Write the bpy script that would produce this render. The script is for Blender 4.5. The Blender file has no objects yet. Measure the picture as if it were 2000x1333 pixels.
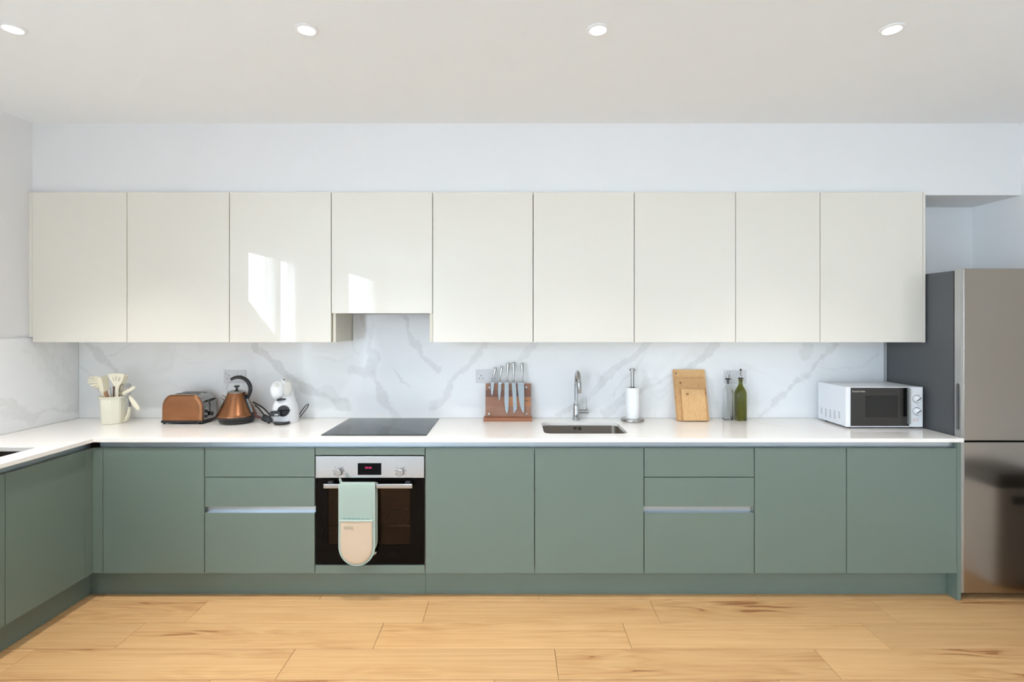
import bpy, bmesh, math, random
import numpy as np
from mathutils import Vector, Matrix
from mathutils.geometry import tessellate_polygon

scene = bpy.context.scene
COL = scene.collection
R = math.radians
random.seed(7)

# ------------------------------------------------------------------ camera
F = 1023.0                      # focal length in pixels of the 2000 px wide frame
HORIZON = 632.0
CAM_Z = 1.516
cam = bpy.data.cameras.new('camera')
cam.sensor_fit = 'HORIZONTAL'
cam.sensor_width = 36.0
cam.lens = F / 2000.0 * 36.0
cam.shift_y = -(1333 / 2.0 - HORIZON) / 2000.0
cam.clip_start = 0.05
cam.clip_end = 200.0
camo = bpy.data.objects.new('camera', cam)
COL.objects.link(camo)
camo.location = (0, 0, CAM_Z)
camo.rotation_euler = (R(90), 0, 0)
scene.camera = camo

# ------------------------------------------------------------------ colour management
scene.view_settings.view_transform = 'Standard'
scene.view_settings.look = 'None'
scene.view_settings.gamma = 1.0
scene.view_settings.use_curve_mapping = False
scene.view_settings.exposure = 0.04
scene.cycles.max_bounces = 20
scene.cycles.diffuse_bounces = 8
scene.cycles.glossy_bounces = 6
scene.cycles.transmission_bounces = 18
scene.cycles.transparent_max_bounces = 12
scene.cycles.sample_clamp_indirect = 8.0
scene.cycles.use_denoising = True

# ------------------------------------------------------------------ sky
SKY_STRENGTH = 28.0
LAMP_POWER = (124.0, 86.0, 54.0, 74.0)     # the four downlights, left to right
world = bpy.data.worlds.new('overcast_sky')
scene.world = world
world.use_nodes = True
wn = world.node_tree.nodes
wn['Background'].inputs['Color'].default_value = (0.74, 0.87, 1.0, 1)
wn['Background'].inputs['Strength'].default_value = SKY_STRENGTH

# windows of the side wall behind the camera: (y0, y1, z0, z1)
WINDOWS = [(-0.20, 0.535, 1.30, 2.345), (-0.835, -0.265, 0.12, 2.345), (-4.75, -2.98, 0.45, 2.45)]
LW, RW, BW, FW, CEIL = -2.870, 3.045, 3.462, -5.2, 2.713   # left, right, back, far rear wall, ceiling
for i, (a, b, c, d) in enumerate(WINDOWS):                  # sampling portals in the window openings
    l = bpy.data.lights.new('window_portal', 'AREA')
    l.shape = 'RECTANGLE'
    l.size = d - c
    l.size_y = b - a
    l.cycles.is_portal = True
    o = bpy.data.objects.new('window_portal', l)
    o.location = (LW - 0.02, (a + b) / 2, (c + d) / 2)
    o.rotation_euler = (0, R(-90), 0)
    COL.objects.link(o)


# ------------------------------------------------------------------ helpers
def P(px, py, Y):
    return Vector(((px - 1000) * Y / F, Y, CAM_Z - (py - HORIZON) * Y / F))


def PX(px, Y):
    return (px - 1000) * Y / F


def PZ(py, Y):
    return CAM_Z - (py - HORIZON) * Y / F


def lin(c):
    out = []
    for v in c:
        v = v / 255.0
        out.append(v / 12.92 if v <= 0.04045 else ((v + 0.055) / 1.055) ** 2.4)
    return tuple(out) + (1.0,)


def node(nt, typ, **kw):
    n = nt.nodes.new(typ)
    for k, v in kw.items():
        setattr(n, k, v)
    return n


def mat(name, color, rough=0.5, metal=0.0, var=0.03, scale=6.0, bump=0.0, bscale=60.0, coat=0.0,
        coat_rough=0.03, spec=0.5, stretch=(1, 1, 1), emit=None, estr=0.0, rvar=0.0, ior=1.5, sheen=0.0,
        trans=0.0, aniso=0.0):
    m = bpy.data.materials.new(name)
    m.use_nodes = True
    nt = m.node_tree
    b = nt.nodes['Principled BSDF']
    c = lin(color)
    tc = node(nt, 'ShaderNodeTexCoord')
    mp = node(nt, 'ShaderNodeMapping')
    mp.inputs['Scale'].default_value = stretch
    nt.links.new(tc.outputs['Object'], mp.inputs['Vector'])
    nz = node(nt, 'ShaderNodeTexNoise')
    nz.inputs['Scale'].default_value = scale
    nz.inputs['Detail'].default_value = 4
    nt.links.new(mp.outputs['Vector'], nz.inputs['Vector'])
    mx = node(nt, 'ShaderNodeMix', data_type='RGBA')
    mx.inputs[6].default_value = tuple(max(0, v * (1 - var)) for v in c[:3]) + (1,)
    mx.inputs[7].default_value = tuple(min(1, v * (1 + var)) for v in c[:3]) + (1,)
    nt.links.new(nz.outputs['Fac'], mx.inputs[0])
    nt.links.new(mx.outputs[2], b.inputs['Base Color'])
    b.inputs['Roughness'].default_value = rough
    b.inputs['Metallic'].default_value = metal
    b.inputs['IOR'].default_value = ior
    b.inputs['Specular IOR Level'].default_value = spec
    b.inputs['Coat Weight'].default_value = coat
    b.inputs['Coat Roughness'].default_value = coat_rough
    b.inputs['Sheen Weight'].default_value = sheen
    b.inputs['Transmission Weight'].default_value = trans
    b.inputs['Anisotropic'].default_value = aniso
    if rvar:
        mr = node(nt, 'ShaderNodeMapRange')
        mr.inputs['To Min'].default_value = max(0, rough - rvar)
        mr.inputs['To Max'].default_value = rough + rvar
        nt.links.new(nz.outputs['Fac'], mr.inputs['Value'])
        nt.links.new(mr.outputs['Result'], b.inputs['Roughness'])
    if bump:
        n2 = node(nt, 'ShaderNodeTexNoise')
        n2.inputs['Scale'].default_value = bscale
        n2.inputs['Detail'].default_value = 3
        nt.links.new(mp.outputs['Vector'], n2.inputs['Vector'])
        bp = node(nt, 'ShaderNodeBump')
        bp.inputs['Strength'].default_value = bump
        bp.inputs['Distance'].default_value = 0.002
        nt.links.new(n2.outputs['Fac'], bp.inputs['Height'])
        nt.links.new(bp.outputs['Normal'], b.inputs['Normal'])
    if emit:
        b.inputs['Emission Color'].default_value = lin(emit)
        b.inputs['Emission Strength'].default_value = estr
    return m


def pane_mat(name, tint, gloss=0.08, rough=0.02, fres=True, f0=0.04):
    """thin glass sheet: tinted see-through with a mirror layer"""
    m = bpy.data.materials.new(name)
    m.use_nodes = True
    nt = m.node_tree
    nt.nodes.remove(nt.nodes['Principled BSDF'])
    out = nt.nodes['Material Output']
    tr = node(nt, 'ShaderNodeBsdfTransparent')
    tr.inputs['Color'].default_value = tint + (1,)
    gl = node(nt, 'ShaderNodeBsdfGlossy')
    gl.inputs['Color'].default_value = (1, 1, 1, 1)
    gl.inputs['Roughness'].default_value = rough
    mx = node(nt, 'ShaderNodeMixShader')
    if fres:
        lw = node(nt, 'ShaderNodeLayerWeight')
        lw.inputs['Blend'].default_value = 0.5
        pw = node(nt, 'ShaderNodeMath', operation='POWER')
        nt.links.new(lw.outputs['Facing'], pw.inputs[0])
        pw.inputs[1].default_value = 5.0
        ma = node(nt, 'ShaderNodeMath', operation='MULTIPLY_ADD')
        nt.links.new(pw.outputs[0], ma.inputs[0])
        ma.inputs[1].default_value = 0.96
        ma.inputs[2].default_value = f0
        nt.links.new(ma.outputs[0], mx.inputs['Fac'])
    else:
        mx.inputs['Fac'].default_value = gloss
    nt.links.new(tr.outputs[0], mx.inputs[1])
    nt.links.new(gl.outputs[0], mx.inputs[2])
    nt.links.new(mx.outputs[0], out.inputs['Surface'])
    return m


ROOTM = {}


class MB:
    """collects shapes, then links them as one mesh object"""

    def __init__(self):
        self.bm = bmesh.new()
        self.bev = False

    def _bevel(self, verts, b, seg=2):
        self.bev = True
        vs = set(verts)
        es = [e for e in self.bm.edges if e.verts[0] in vs and e.verts[1] in vs]
        bmesh.ops.bevel(self.bm, geom=es, offset=b, segments=seg, affect='EDGES', profile=0.5, clamp_overlap=True)

    def box(self, x0, x1, y0, y1, z0, z1, b=0.0, seg=2):
        v = [self.bm.verts.new(p) for p in ((x0, y0, z0), (x1, y0, z0), (x1, y1, z0), (x0, y1, z0),
                                            (x0, y0, z1), (x1, y0, z1), (x1, y1, z1), (x0, y1, z1))]
        for f in ((0, 3, 2, 1), (4, 5, 6, 7), (0, 1, 5, 4), (1, 2, 6, 5), (2, 3, 7, 6), (3, 0, 4, 7)):
            self.bm.faces.new([v[i] for i in f])
        if b > 0:
            self._bevel(v, b, seg)
        return self

    def prism(self, pts, axis, a0, a1, b=0.0, seg=2):
        """outline in the other two axes (x,z for y; y,z for x; x,y for z), pushed along axis"""
        def mk(p, a):
            if axis == 'y':
                return (p[0], a, p[1])
            if axis == 'x':
                return (a, p[0], p[1])
            return (p[0], p[1], a)
        r0 = [self.bm.verts.new(mk(p, a0)) for p in pts]
        r1 = [self.bm.verts.new(mk(p, a1)) for p in pts]
        n = len(pts)
        self.bm.faces.new(r0)
        self.bm.faces.new(list(reversed(r1)))
        for i in range(n):
            self.bm.faces.new((r0[i], r1[i], r1[(i + 1) % n], r0[(i + 1) % n]))
        if b > 0:
            self.bev = True
            rings = [set(r0), set(r1)]
            es = [e for e in self.bm.edges if any(e.verts[0] in s and e.verts[1] in s for s in rings)]
            bmesh.ops.bevel(self.bm, geom=es, offset=b, segments=seg, affect='EDGES', profile=0.5, clamp_overlap=True)
        return self

    def holed(self, outer, holes, axis, a0, a1):
        """a slab with through holes"""
        def mk(p, a):
            if axis == 'y':
                return Vector((p[0], a, p[1]))
            if axis == 'x':
                return Vector((a, p[0], p[1]))
            return Vector((p[0], p[1], a))
        loops = [outer] + holes
        tris = tessellate_polygon([[Vector((p[0], p[1], 0)) for p in l] for l in loops])
        flat = [p for l in loops for p in l]
        v0 = [self.bm.verts.new(mk(p, a0)) for p in flat]
        v1 = [self.bm.verts.new(mk(p, a1)) for p in flat]
        for t in tris:
            for vv in (v0, v1):
                try:
                    self.bm.faces.new([vv[i] for i in t])
                except ValueError:
                    pass
        k = 0
        for l in loops:
            n = len(l)
            for i in range(n):
                a, c = k + i, k + (i + 1) % n
                self.bm.faces.new((v0[a], v0[c], v1[c], v1[a]))
            k += n
        return self

    def loft(self, rings, cap0=True, cap1=True, closed=True):
        vr = [[self.bm.verts.new(p) for p in r] for r in rings]
        n = len(rings[0])
        for a, c in zip(vr, vr[1:]):
            for i in range(n if closed else n - 1):
                j = (i + 1) % n
                self.bm.faces.new((a[i], a[j], c[j], c[i]))
        if cap0:
            self.bm.faces.new(list(reversed(vr[0])))
        if cap1:
            self.bm.faces.new(vr[-1])
        return self

    def lathe(self, prof, c=(0, 0, 0), seg=32, axis='z'):
        rings = []
        for r, h in prof:
            ring = []
            for i in range(seg):
                a = 2 * math.pi * i / seg
                u, v = max(r, 1e-5) * math.cos(a), max(r, 1e-5) * math.sin(a)
                if axis == 'z':
                    p = (c[0] + u, c[1] + v, c[2] + h)
                elif axis == 'y':
                    p = (c[0] + u, c[1] + h, c[2] + v)
                else:
                    p = (c[0] + h, c[1] + u, c[2] + v)
                ring.append(p)
            rings.append(ring)
        return self.loft(rings)

    def tube(self, pts, r, seg=10, flat=1.0, cap=True):
        """swept circle; r is a number or one radius per point; flat squeezes one cross axis"""
        pts = [Vector(p) for p in pts]
        n = len(pts)
        rs = r if isinstance(r, (list, tuple)) else [r] * n
        t0 = (pts[1] - pts[0]).normalized()
        ref = Vector((0, 1, 0)) if abs(t0.y) < 0.9 else Vector((1, 0, 0))
        u = (ref - t0 * ref.dot(t0)).normalized()
        rings = []
        for i in range(n):
            t = (pts[min(i + 1, n - 1)] - pts[max(i - 1, 0)]).normalized()
            u = (u - t * u.dot(t)).normalized()
            w = t.cross(u)
            rings.append([pts[i] + (u * math.cos(2 * math.pi * k / seg) * flat + w * math.sin(2 * math.pi * k / seg)) * rs[i]
                          for k in range(seg)])
        return self.loft(rings, cap, cap)

    def cyl(self, p0, p1, r0, r1=None, seg=20):
        return self.tube([p0, p1], [r0, r0 if r1 is None else r1], seg)

    def ball(self, c, r, seg=24, rings=14):
        rx, ry, rz = r if isinstance(r, (tuple, list)) else (r, r, r)
        rr = []
        for i in range(rings + 1):
            th = math.pi * i / rings
            s, co = max(math.sin(th), 1e-4), math.cos(th)
            rr.append([(c[0] + rx * s * math.cos(2 * math.pi * k / seg), c[1] + ry * s * math.sin(2 * math.pi * k / seg),
                        c[2] - rz * co) for k in range(seg)])
        return self.loft(rr)

    def xf(self, M):
        bmesh.ops.transform(self.bm, matrix=M, verts=self.bm.verts[:])
        return self

    def build(self, name, m, parent=None, local=False, ang=40, smooth=True):
        bm = self.bm
        bmesh.ops.recalc_face_normals(bm, faces=bm.faces[:])
        if parent is not None and not local:
            root = parent
            while root.parent is not None:
                root = root.parent
            if root.name in ROOTM:
                bmesh.ops.transform(bm, matrix=ROOTM[root.name].inverted(), verts=bm.verts[:])
        off = None
        if parent is None:
            co = [v.co for v in bm.verts]
            off = Vector(((min(c.x for c in co) + max(c.x for c in co)) / 2, (min(c.y for c in co) + max(c.y for c in co)) / 2,
                          min(c.z for c in co)))
            bmesh.ops.translate(bm, vec=-off, verts=bm.verts[:])
        me = bpy.data.meshes.new(name)
        bm.to_mesh(me)
        bm.free()
        if smooth:
            me.polygons.foreach_set('use_smooth', [True] * len(me.polygons))
            me.set_sharp_from_angle(angle=R(ang))
        me.materials.append(m)
        o = bpy.data.objects.new(name, me)
        COL.objects.link(o)
        if self.bev and smooth:                 # keep big faces flat beside rounded edges
            wnm = o.modifiers.new('normals', 'WEIGHTED_NORMAL')
            wnm.keep_sharp = True
            wnm.weight = 80
        if off is not None:
            o.location = off
            ROOTM[o.name] = Matrix.Translation(off)
        if parent is not None:
            o.parent = parent
        return o


def tag(o, label=None, cat=None, group=None, kind=None):
    if label:
        o['label'] = label
    if cat:
        o['category'] = cat
    if group:
        o['group'] = group
    if kind:
        o['kind'] = kind
    return o


def thing(name, label, cat, loc, rz=0.0, group=None, kind=None):
    o = bpy.data.objects.new(name, None)
    o.empty_display_size = 0.05
    COL.objects.link(o)
    o.location = loc
    o.rotation_euler = (0, 0, rz)
    ROOTM[o.name] = Matrix.Translation(loc) @ Matrix.Rotation(rz, 4, 'Z')
    return tag(o, label, cat, group, kind)


def curve_pts(ctrl, n=8):
    """Catmull-Rom through the control points"""
    c = [Vector(p) for p in ctrl]
    c = [c[0] * 2 - c[1]] + c + [c[-1] * 2 - c[-2]]
    out = []
    for i in range(1, len(c) - 2):
        for k in range(n):
            t = k / n
            a, b, d, e = c[i - 1], c[i], c[i + 1], c[i + 2]
            out.append(0.5 * ((2 * b) + (d - a) * t + (2 * a - 5 * b + 4 * d - e) * t * t + (3 * b - a - 3 * d + e) * t ** 3))
    out.append(c[-2])
    return out


def rrect(x0, x1, y0, y1, r, seg=6):
    pts = []
    for cx, cy, a in ((x1 - r, y1 - r, 0), (x0 + r, y1 - r, 90), (x0 + r, y0 + r, 180), (x1 - r, y0 + r, 270)):
        for k in range(seg + 1):
            t = R(a + 90 * k / seg)
            pts.append((cx + r * math.cos(t), cy + r * math.sin(t)))
    return pts


def text(name, body, size, loc, m, parent, depth=0.0003, align='LEFT'):
    """flat lettering facing the camera side (-Y), placed in world coordinates"""
    cu = bpy.data.curves.new(name, 'FONT')
    cu.body = body
    cu.size = size
    cu.extrude = depth
    cu.align_x = align
    tmp = bpy.data.objects.new(name, cu)
    COL.objects.link(tmp)
    dg_ = bpy.context.evaluated_depsgraph_get()
    me = bpy.data.meshes.new_from_object(tmp.evaluated_get(dg_))
    bpy.data.objects.remove(tmp)
    bpy.data.curves.remove(cu)
    me.materials.clear()
    me.materials.append(m)
    o = bpy.data.objects.new(name, me)
    COL.objects.link(o)
    o.parent = parent
    root = parent
    while root.parent is not None:
        root = root.parent
    o.matrix_local = ROOTM[root.name].inverted() @ (Matrix.Translation(loc) @ Matrix.Rotation(R(90), 4, 'X'))
    return o


# ------------------------------------------------------------------ materials
M = {}
M['wall'] = mat('white_wall_paint', (234, 234, 234), 0.85, var=0.01, bump=0.05, bscale=180)
M['ceiling'] = mat('white_ceiling_paint', (239, 241, 241), 0.9, var=0.01, bump=0.03, bscale=120)
M['cream'] = mat('cream_gloss_lacquer', (231, 226, 214), 0.35, var=0.008, scale=2, coat=1.0, coat_rough=0.012)
M['cream_board'] = mat('cream_melamine', (224, 219, 203), 0.4, var=0.01)
M['green'] = mat('sage_matt_lacquer', (107, 122, 113), 0.42, var=0.012, scale=3)
M['alu'] = mat('anodised_aluminium', (190, 198, 204), 0.35, metal=0.9, var=0.02, stretch=(0.3, 8, 30))
M['black_gap'] = mat('dark_gap', (24, 26, 26), 0.6)
M['steel'] = mat('brushed_steel', (190, 189, 189), 0.25, metal=1.0, var=0.02, scale=40, stretch=(0.3, 30, 60), rvar=0.02)
M['steel_fridge'] = mat('brushed_fridge_steel', (164, 155, 145), 0.20, metal=1.0, var=0.03, scale=60, stretch=(0.5, 20, 30), rvar=0.03)
M['fridge_side'] = mat('charcoal_fridge_side', (80, 82, 84), 0.42, var=0.05, bump=0.12, bscale=350)
M['silver_plastic'] = mat('silver_plastic', (178, 178, 174), 0.35, metal=0.6, var=0.02)
M['chrome'] = mat('chrome', (186, 188, 190), 0.07, metal=1.0, var=0.02)
M['satin_chrome'] = mat('satin_steel', (172, 170, 167), 0.24, metal=1.0, var=0.03, scale=30)
M['blade'] = mat('knife_steel', (176, 178, 180), 0.25, metal=1.0, var=0.03, stretch=(30, 30, 1), scale=20)
M['black'] = mat('black_plastic', (26, 27, 30), 0.38, var=0.06)
M['black_gloss'] = mat('black_gloss', (9, 8, 8), 0.06, var=0.05, spec=0.09)
M['hob_glass'] = mat('black_ceramic_glass', (24, 27, 31), 0.10, var=0.05, spec=0.32)
M['copper'] = mat('brushed_copper', (154, 106, 75), 0.25, metal=1.0, var=0.06, scale=25, stretch=(10, 10, 0.4), rvar=0.05)
M['white_plastic'] = mat('white_plastic', (236, 237, 240), 0.28, var=0.01)
M['white_enamel'] = mat('white_enamel', (226, 229, 235), 0.3, var=0.01)
M['grey_plastic'] = mat('pale_grey_plastic', (206, 204, 196), 0.4, var=0.02)
M['pot'] = mat('cream_ceramic', (236, 232, 214), 0.32, var=0.01)
M['silicone'] = mat('cream_silicone', (238, 231, 208), 0.5, var=0.02)
M['wood_handle'] = mat('beech_handle', (178, 128, 92), 0.5, var=0.15, stretch=(20, 20, 2), scale=8)
M['wood_dark'] = mat('dark_wood_handle', (98, 66, 48), 0.5, var=0.15, stretch=(20, 20, 2), scale=8)
M['paper'] = mat('white_paper', (246, 246, 246), 0.95, var=0.01, bump=0.4, bscale=220)
M['card'] = mat('brown_card', (170, 140, 108), 0.9)
M['acrylic'] = pane_mat('clear_acrylic', (0.97, 0.98, 0.98), f0=0.015)
M['window_glass'] = pane_mat('window_glass', (0.98, 0.99, 1.0))
M['oven_glass'] = pane_mat('oven_window_glass', (0.66, 0.55, 0.46), f0=0.012)
M['oven_cavity'] = mat('oven_enamel', (150, 132, 112), 0.4, var=0.05)
M['frame_white'] = mat('white_window_frame', (240, 240, 240), 0.4, var=0.01)
M['plate'] = mat('satin_socket_plate', (214, 214, 216), 0.5, metal=0.0, var=0.04, scale=60)
M['mint'] = mat('mint_cotton', (162, 180, 170), 0.95, var=0.05, bump=0.5, bscale=500, sheen=0.3)
M['mint_trim'] = mat('mint_binding', (180, 196, 188), 0.9, var=0.04, bump=0.4, bscale=600)
M['linen'] = mat('natural_linen', (206, 186, 162), 0.95, var=0.06, bump=0.6, bscale=500)
M['stitch'] = mat('green_thread', (98, 132, 118), 0.9)
M['print_grey'] = mat('grey_print', (138, 150, 134), 0.9)
M['letter'] = mat('silver_print', (196, 186, 176), 0.5)
M['digits'] = mat('lit_digits', (30, 8, 14), 0.5, emit=(255, 60, 130), estr=0.9)
M['bulb'] = mat('lamp_glow', (255, 255, 255), 0.5, emit=(255, 250, 240), estr=9.0)
M['bin_body'] = mat('pale_bin_plastic', (216, 214, 210), 0.4, var=0.02)
M['bin_lid'] = mat('grey_bin_lid', (96, 94, 92), 0.4, var=0.03)
M['basin_steel'] = mat('basin_steel', (176, 167, 157), 0.34, metal=1.0, var=0.02)
M['basin_dark'] = mat('dark_basin', (92, 86, 80), 0.3, metal=0.9, var=0.04)
M['dark_red'] = mat('dark_red_plastic', (74, 22, 24), 0.35)
M['water_window'] = mat('grey_water_window', (150, 156, 160), 0.25, var=0.05)
M['mesh_dark'] = mat('filter_mesh', (120, 122, 124), 0.4, metal=0.9, var=0.1, scale=200)
M['bounce_carpet'] = mat('added_pale_carpet', (205, 203, 200), 0.95, var=0.05, scale=40, bump=0.6, bscale=400)
M['oak_joint'] = mat('dark_floor_joint', (96, 66, 40), 0.7)
M['paving'] = mat('outside_paving', (150, 148, 144), 0.9, var=0.08, scale=3)


def glass_mat(name, color, rough=0.02):
    m = bpy.data.materials.new(name)
    m.use_nodes = True
    nt = m.node_tree
    b = nt.nodes['Principled BSDF']
    nz = node(nt, 'ShaderNodeTexNoise')
    nz.inputs['Scale'].default_value = 14
    mx = node(nt, 'ShaderNodeMix', data_type='RGBA')
    mx.inputs[6].default_value = tuple(v * 0.94 for v in color) + (1,)
    mx.inputs[7].default_value = color + (1,)
    nt.links.new(nz.outputs['Fac'], mx.inputs[0])
    nt.links.new(mx.outputs[2], b.inputs['Base Color'])
    b.inputs['Roughness'].default_value = rough
    b.inputs['Transmission Weight'].default_value = 1.0
    b.inputs['IOR'].default_value = 1.48
    return m


M['clear_glass'] = glass_mat('clear_bottle_glass', (0.985, 0.992, 0.99))
M['green_glass'] = glass_mat('green_bottle_glass', (0.41, 0.42, 0.07))


def marble_mat(name, rough, base, vein, strength=1.0, cloud=0.25, attr=True, spec=0.5):
    m = bpy.data.materials.new(name)
    m.use_nodes = True
    nt = m.node_tree
    L = nt.links.new
    b = nt.nodes['Principled BSDF']
    tc = node(nt, 'ShaderNodeTexCoord')
    n1 = node(nt, 'ShaderNodeTexNoise')
    n1.inputs['Scale'].default_value = 2.2
    n1.inputs['Detail'].default_value = 6
    n1.inputs['Distortion'].default_value = 0.8
    L(tc.outputs['Object'], n1.inputs['Vector'])
    # thin wandering hairlines: narrow band of the noise
    sub = node(nt, 'ShaderNodeMath', operation='SUBTRACT')
    L(n1.outputs['Fac'], sub.inputs[0])
    sub.inputs[1].default_value = 0.5
    ab = node(nt, 'ShaderNodeMath', operation='ABSOLUTE')
    L(sub.outputs[0], ab.inputs[0])
    mr = node(nt, 'ShaderNodeMapRange')
    mr.inputs['From Min'].default_value = 0.0
    mr.inputs['From Max'].default_value = 0.045
    mr.inputs['To Min'].default_value = cloud
    mr.inputs['To Max'].default_value = 0.0
    L(ab.outputs[0], mr.inputs['Value'])
    n2 = node(nt, 'ShaderNodeTexNoise')
    n2.inputs['Scale'].default_value = 1.3
    n2.inputs['Detail'].default_value = 2
    L(tc.outputs['Object'], n2.inputs['Vector'])
    mr2 = node(nt, 'ShaderNodeMapRange')
    mr2.inputs['From Min'].default_value = 0.45
    mr2.inputs['From Max'].default_value = 0.7
    L(n2.outputs['Fac'], mr2.inputs['Value'])
    mul = node(nt, 'ShaderNodeMath', operation='MULTIPLY')
    L(mr.outputs[0], mul.inputs[0])
    L(mr2.outputs[0], mul.inputs[1])
    fac = mul
    if attr:
        at = node(nt, 'ShaderNodeAttribute')
        at.attribute_name = 'vein'
        n3 = node(nt, 'ShaderNodeTexNoise')
        n3.inputs['Scale'].default_value = 28
        n3.inputs['Detail'].default_value = 5
        L(tc.outputs['Object'], n3.inputs['Vector'])
        mr3 = node(nt, 'ShaderNodeMapRange')
        mr3.inputs['From Min'].default_value = 0.25
        mr3.inputs['From Max'].default_value = 0.7
        mr3.inputs['To Min'].default_value = 0.55
        mr3.inputs['To Max'].default_value = 1.0
        L(n3.outputs['Fac'], mr3.inputs['Value'])
        m3 = node(nt, 'ShaderNodeMath', operation='MULTIPLY')
        L(at.outputs['Fac'], m3.inputs[0])
        L(mr3.outputs[0], m3.inputs[1])
        add = node(nt, 'ShaderNodeMath', operation='ADD', use_clamp=True)
        L(m3.outputs[0], add.inputs[0])
        L(mul.outputs[0], add.inputs[1])
        fac = add
    m4 = node(nt, 'ShaderNodeMath', operation='MULTIPLY')
    L(fac.outputs[0], m4.inputs[0])
    m4.inputs[1].default_value = strength
    mx = node(nt, 'ShaderNodeMix', data_type='RGBA')
    mx.inputs[6].default_value = lin(base)
    mx.inputs[7].default_value = lin(vein)
    L(m4.outputs[0], mx.inputs[0])
    L(mx.outputs[2], b.inputs['Base Color'])
    b.inputs['Roughness'].default_value = rough
    b.inputs['IOR'].default_value = 1.5
    b.inputs['Specular IOR Level'].default_value = spec
    return m


M['marble'] = marble_mat('veined_marble', 0.09, (238, 239, 240), (200, 200, 198), 0.85, 0.18, spec=0.18)
M['quartz'] = marble_mat('white_quartz', 0.13, (247, 244, 240), (226, 217, 208), 0.8, 0.5, attr=False)


def wood_mat(name, c_dark, c_mid, c_light, axis='x', rough=0.45, scale=1.0, tint=0.12, figure=0.5):
    """oak-like boards: long fibres plus wandering figure, a shade of its own per object"""
    m = bpy.data.materials.new(name)
    m.use_nodes = True
    nt = m.node_tree
    L = nt.links.new
    b = nt.nodes['Principled BSDF']
    tc = node(nt, 'ShaderNodeTexCoord')
    oi = node(nt, 'ShaderNodeObjectInfo')
    cm = node(nt, 'ShaderNodeVectorMath', operation='SCALE')
    comb = node(nt, 'ShaderNodeCombineXYZ')
    L(oi.outputs['Random'], comb.inputs[0])
    L(oi.outputs['Random'], comb.inputs[1])
    L(oi.outputs['Random'], comb.inputs[2])
    L(comb.outputs[0], cm.inputs[0])
    cm.inputs['Scale'].default_value = 37.0
    add = node(nt, 'ShaderNodeVectorMath', operation='ADD')
    L(tc.outputs['Object'], add.inputs[0])
    L(cm.outputs[0], add.inputs[1])
    s = {'x': (1.0, 7.0, 7.0), 'z': (7.0, 7.0, 1.0)}[axis]
    mp = node(nt, 'ShaderNodeMapping')
    mp.inputs['Scale'].default_value = tuple(v * scale for v in s)
    L(add.outputs[0], mp.inputs['Vector'])
    # figure: contour lines of a stretched noise
    nA = node(nt, 'ShaderNodeTexNoise')
    nA.inputs['Scale'].default_value = 1.3
    nA.inputs['Detail'].default_value = 2.5
    nA.inputs['Distortion'].default_value = 0.35
    L(mp.outputs[0], nA.inputs['Vector'])
    mu = node(nt, 'ShaderNodeMath', operation='MULTIPLY')
    L(nA.outputs['Fac'], mu.inputs[0])
    mu.inputs[1].default_value = 15.0
    fr = node(nt, 'ShaderNodeMath', operation='PINGPONG')
    L(mu.outputs[0], fr.inputs[0])
    fr.inputs[1].default_value = 1.0
    # fibres
    mp2 = node(nt, 'ShaderNodeMapping')
    s2 = {'x': (1.6, 62.0, 62.0), 'z': (62.0, 62.0, 1.6)}[axis]
    mp2.inputs['Scale'].default_value = tuple(v * scale for v in s2)
    L(add.outputs[0], mp2.inputs['Vector'])
    nB = node(nt, 'ShaderNodeTexNoise')
    nB.inputs['Scale'].default_value = 1.0
    nB.inputs['Detail'].default_value = 6
    nB.inputs['Roughness'].default_value = 0.62
    L(mp2.outputs[0], nB.inputs['Vector'])
    # broad patches where the figure shows
    nC = node(nt, 'ShaderNodeTexNoise')
    nC.inputs['Scale'].default_value = 1.1
    nC.inputs['Detail'].default_value = 3
    L(mp.outputs[0], nC.inputs['Vector'])
    mrC = node(nt, 'ShaderNodeMapRange')
    mrC.inputs['From Min'].default_value = 0.40
    mrC.inputs['From Max'].default_value = 0.72
    L(nC.outputs['Fac'], mrC.inputs['Value'])
    f1 = node(nt, 'ShaderNodeMath', operation='MULTIPLY')
    L(fr.outputs[0], f1.inputs[0])
    L(mrC.outputs[0], f1.inputs[1])
    f2 = node(nt, 'ShaderNodeMath', operation='MULTIPLY_ADD')
    L(f1.outputs[0], f2.inputs[0])
    f2.inputs[1].default_value = figure
    L(nB.outputs['Fac'], f2.inputs[2])
    mrD = node(nt, 'ShaderNodeMapRange')
    mrD.inputs['From Min'].default_value = 0.58
    mrD.inputs['From Max'].default_value = 0.74
    mrD.inputs['To Max'].default_value = 0.24
    L(nC.outputs['Fac'], mrD.inputs['Value'])
    f3 = node(nt, 'ShaderNodeMath', operation='MULTIPLY')
    L(mrD.outputs[0], f3.inputs[0])
    L(fr.outputs[0], f3.inputs[1])
    f4 = node(nt, 'ShaderNodeMath', operation='ADD')
    L(f2.outputs[0], f4.inputs[0])
    L(f3.outputs[0], f4.inputs[1])
    f2 = f4
    rp = node(nt, 'ShaderNodeValToRGB')
    rp.color_ramp.elements[0].position = 0.36
    rp.color_ramp.elements[0].color = lin(c_light)
    e = rp.color_ramp.elements.new(0.62)
    e.color = lin(c_mid)
    rp.color_ramp.elements[1].position = 1.05
    rp.color_ramp.elements[-1].position = 1.0
    rp.color_ramp.elements[-1].color = lin(c_dark)
    L(f2.outputs[0], rp.inputs[0])
    hs = node(nt, 'ShaderNodeHueSaturation')
    mrT = node(nt, 'ShaderNodeMapRange')
    mrT.inputs['To Min'].default_value = 1 - tint
    mrT.inputs['To Max'].default_value = 1 + tint
    L(oi.outputs['Random'], mrT.inputs['Value'])
    L(mrT.outputs[0], hs.inputs['Value'])
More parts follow.
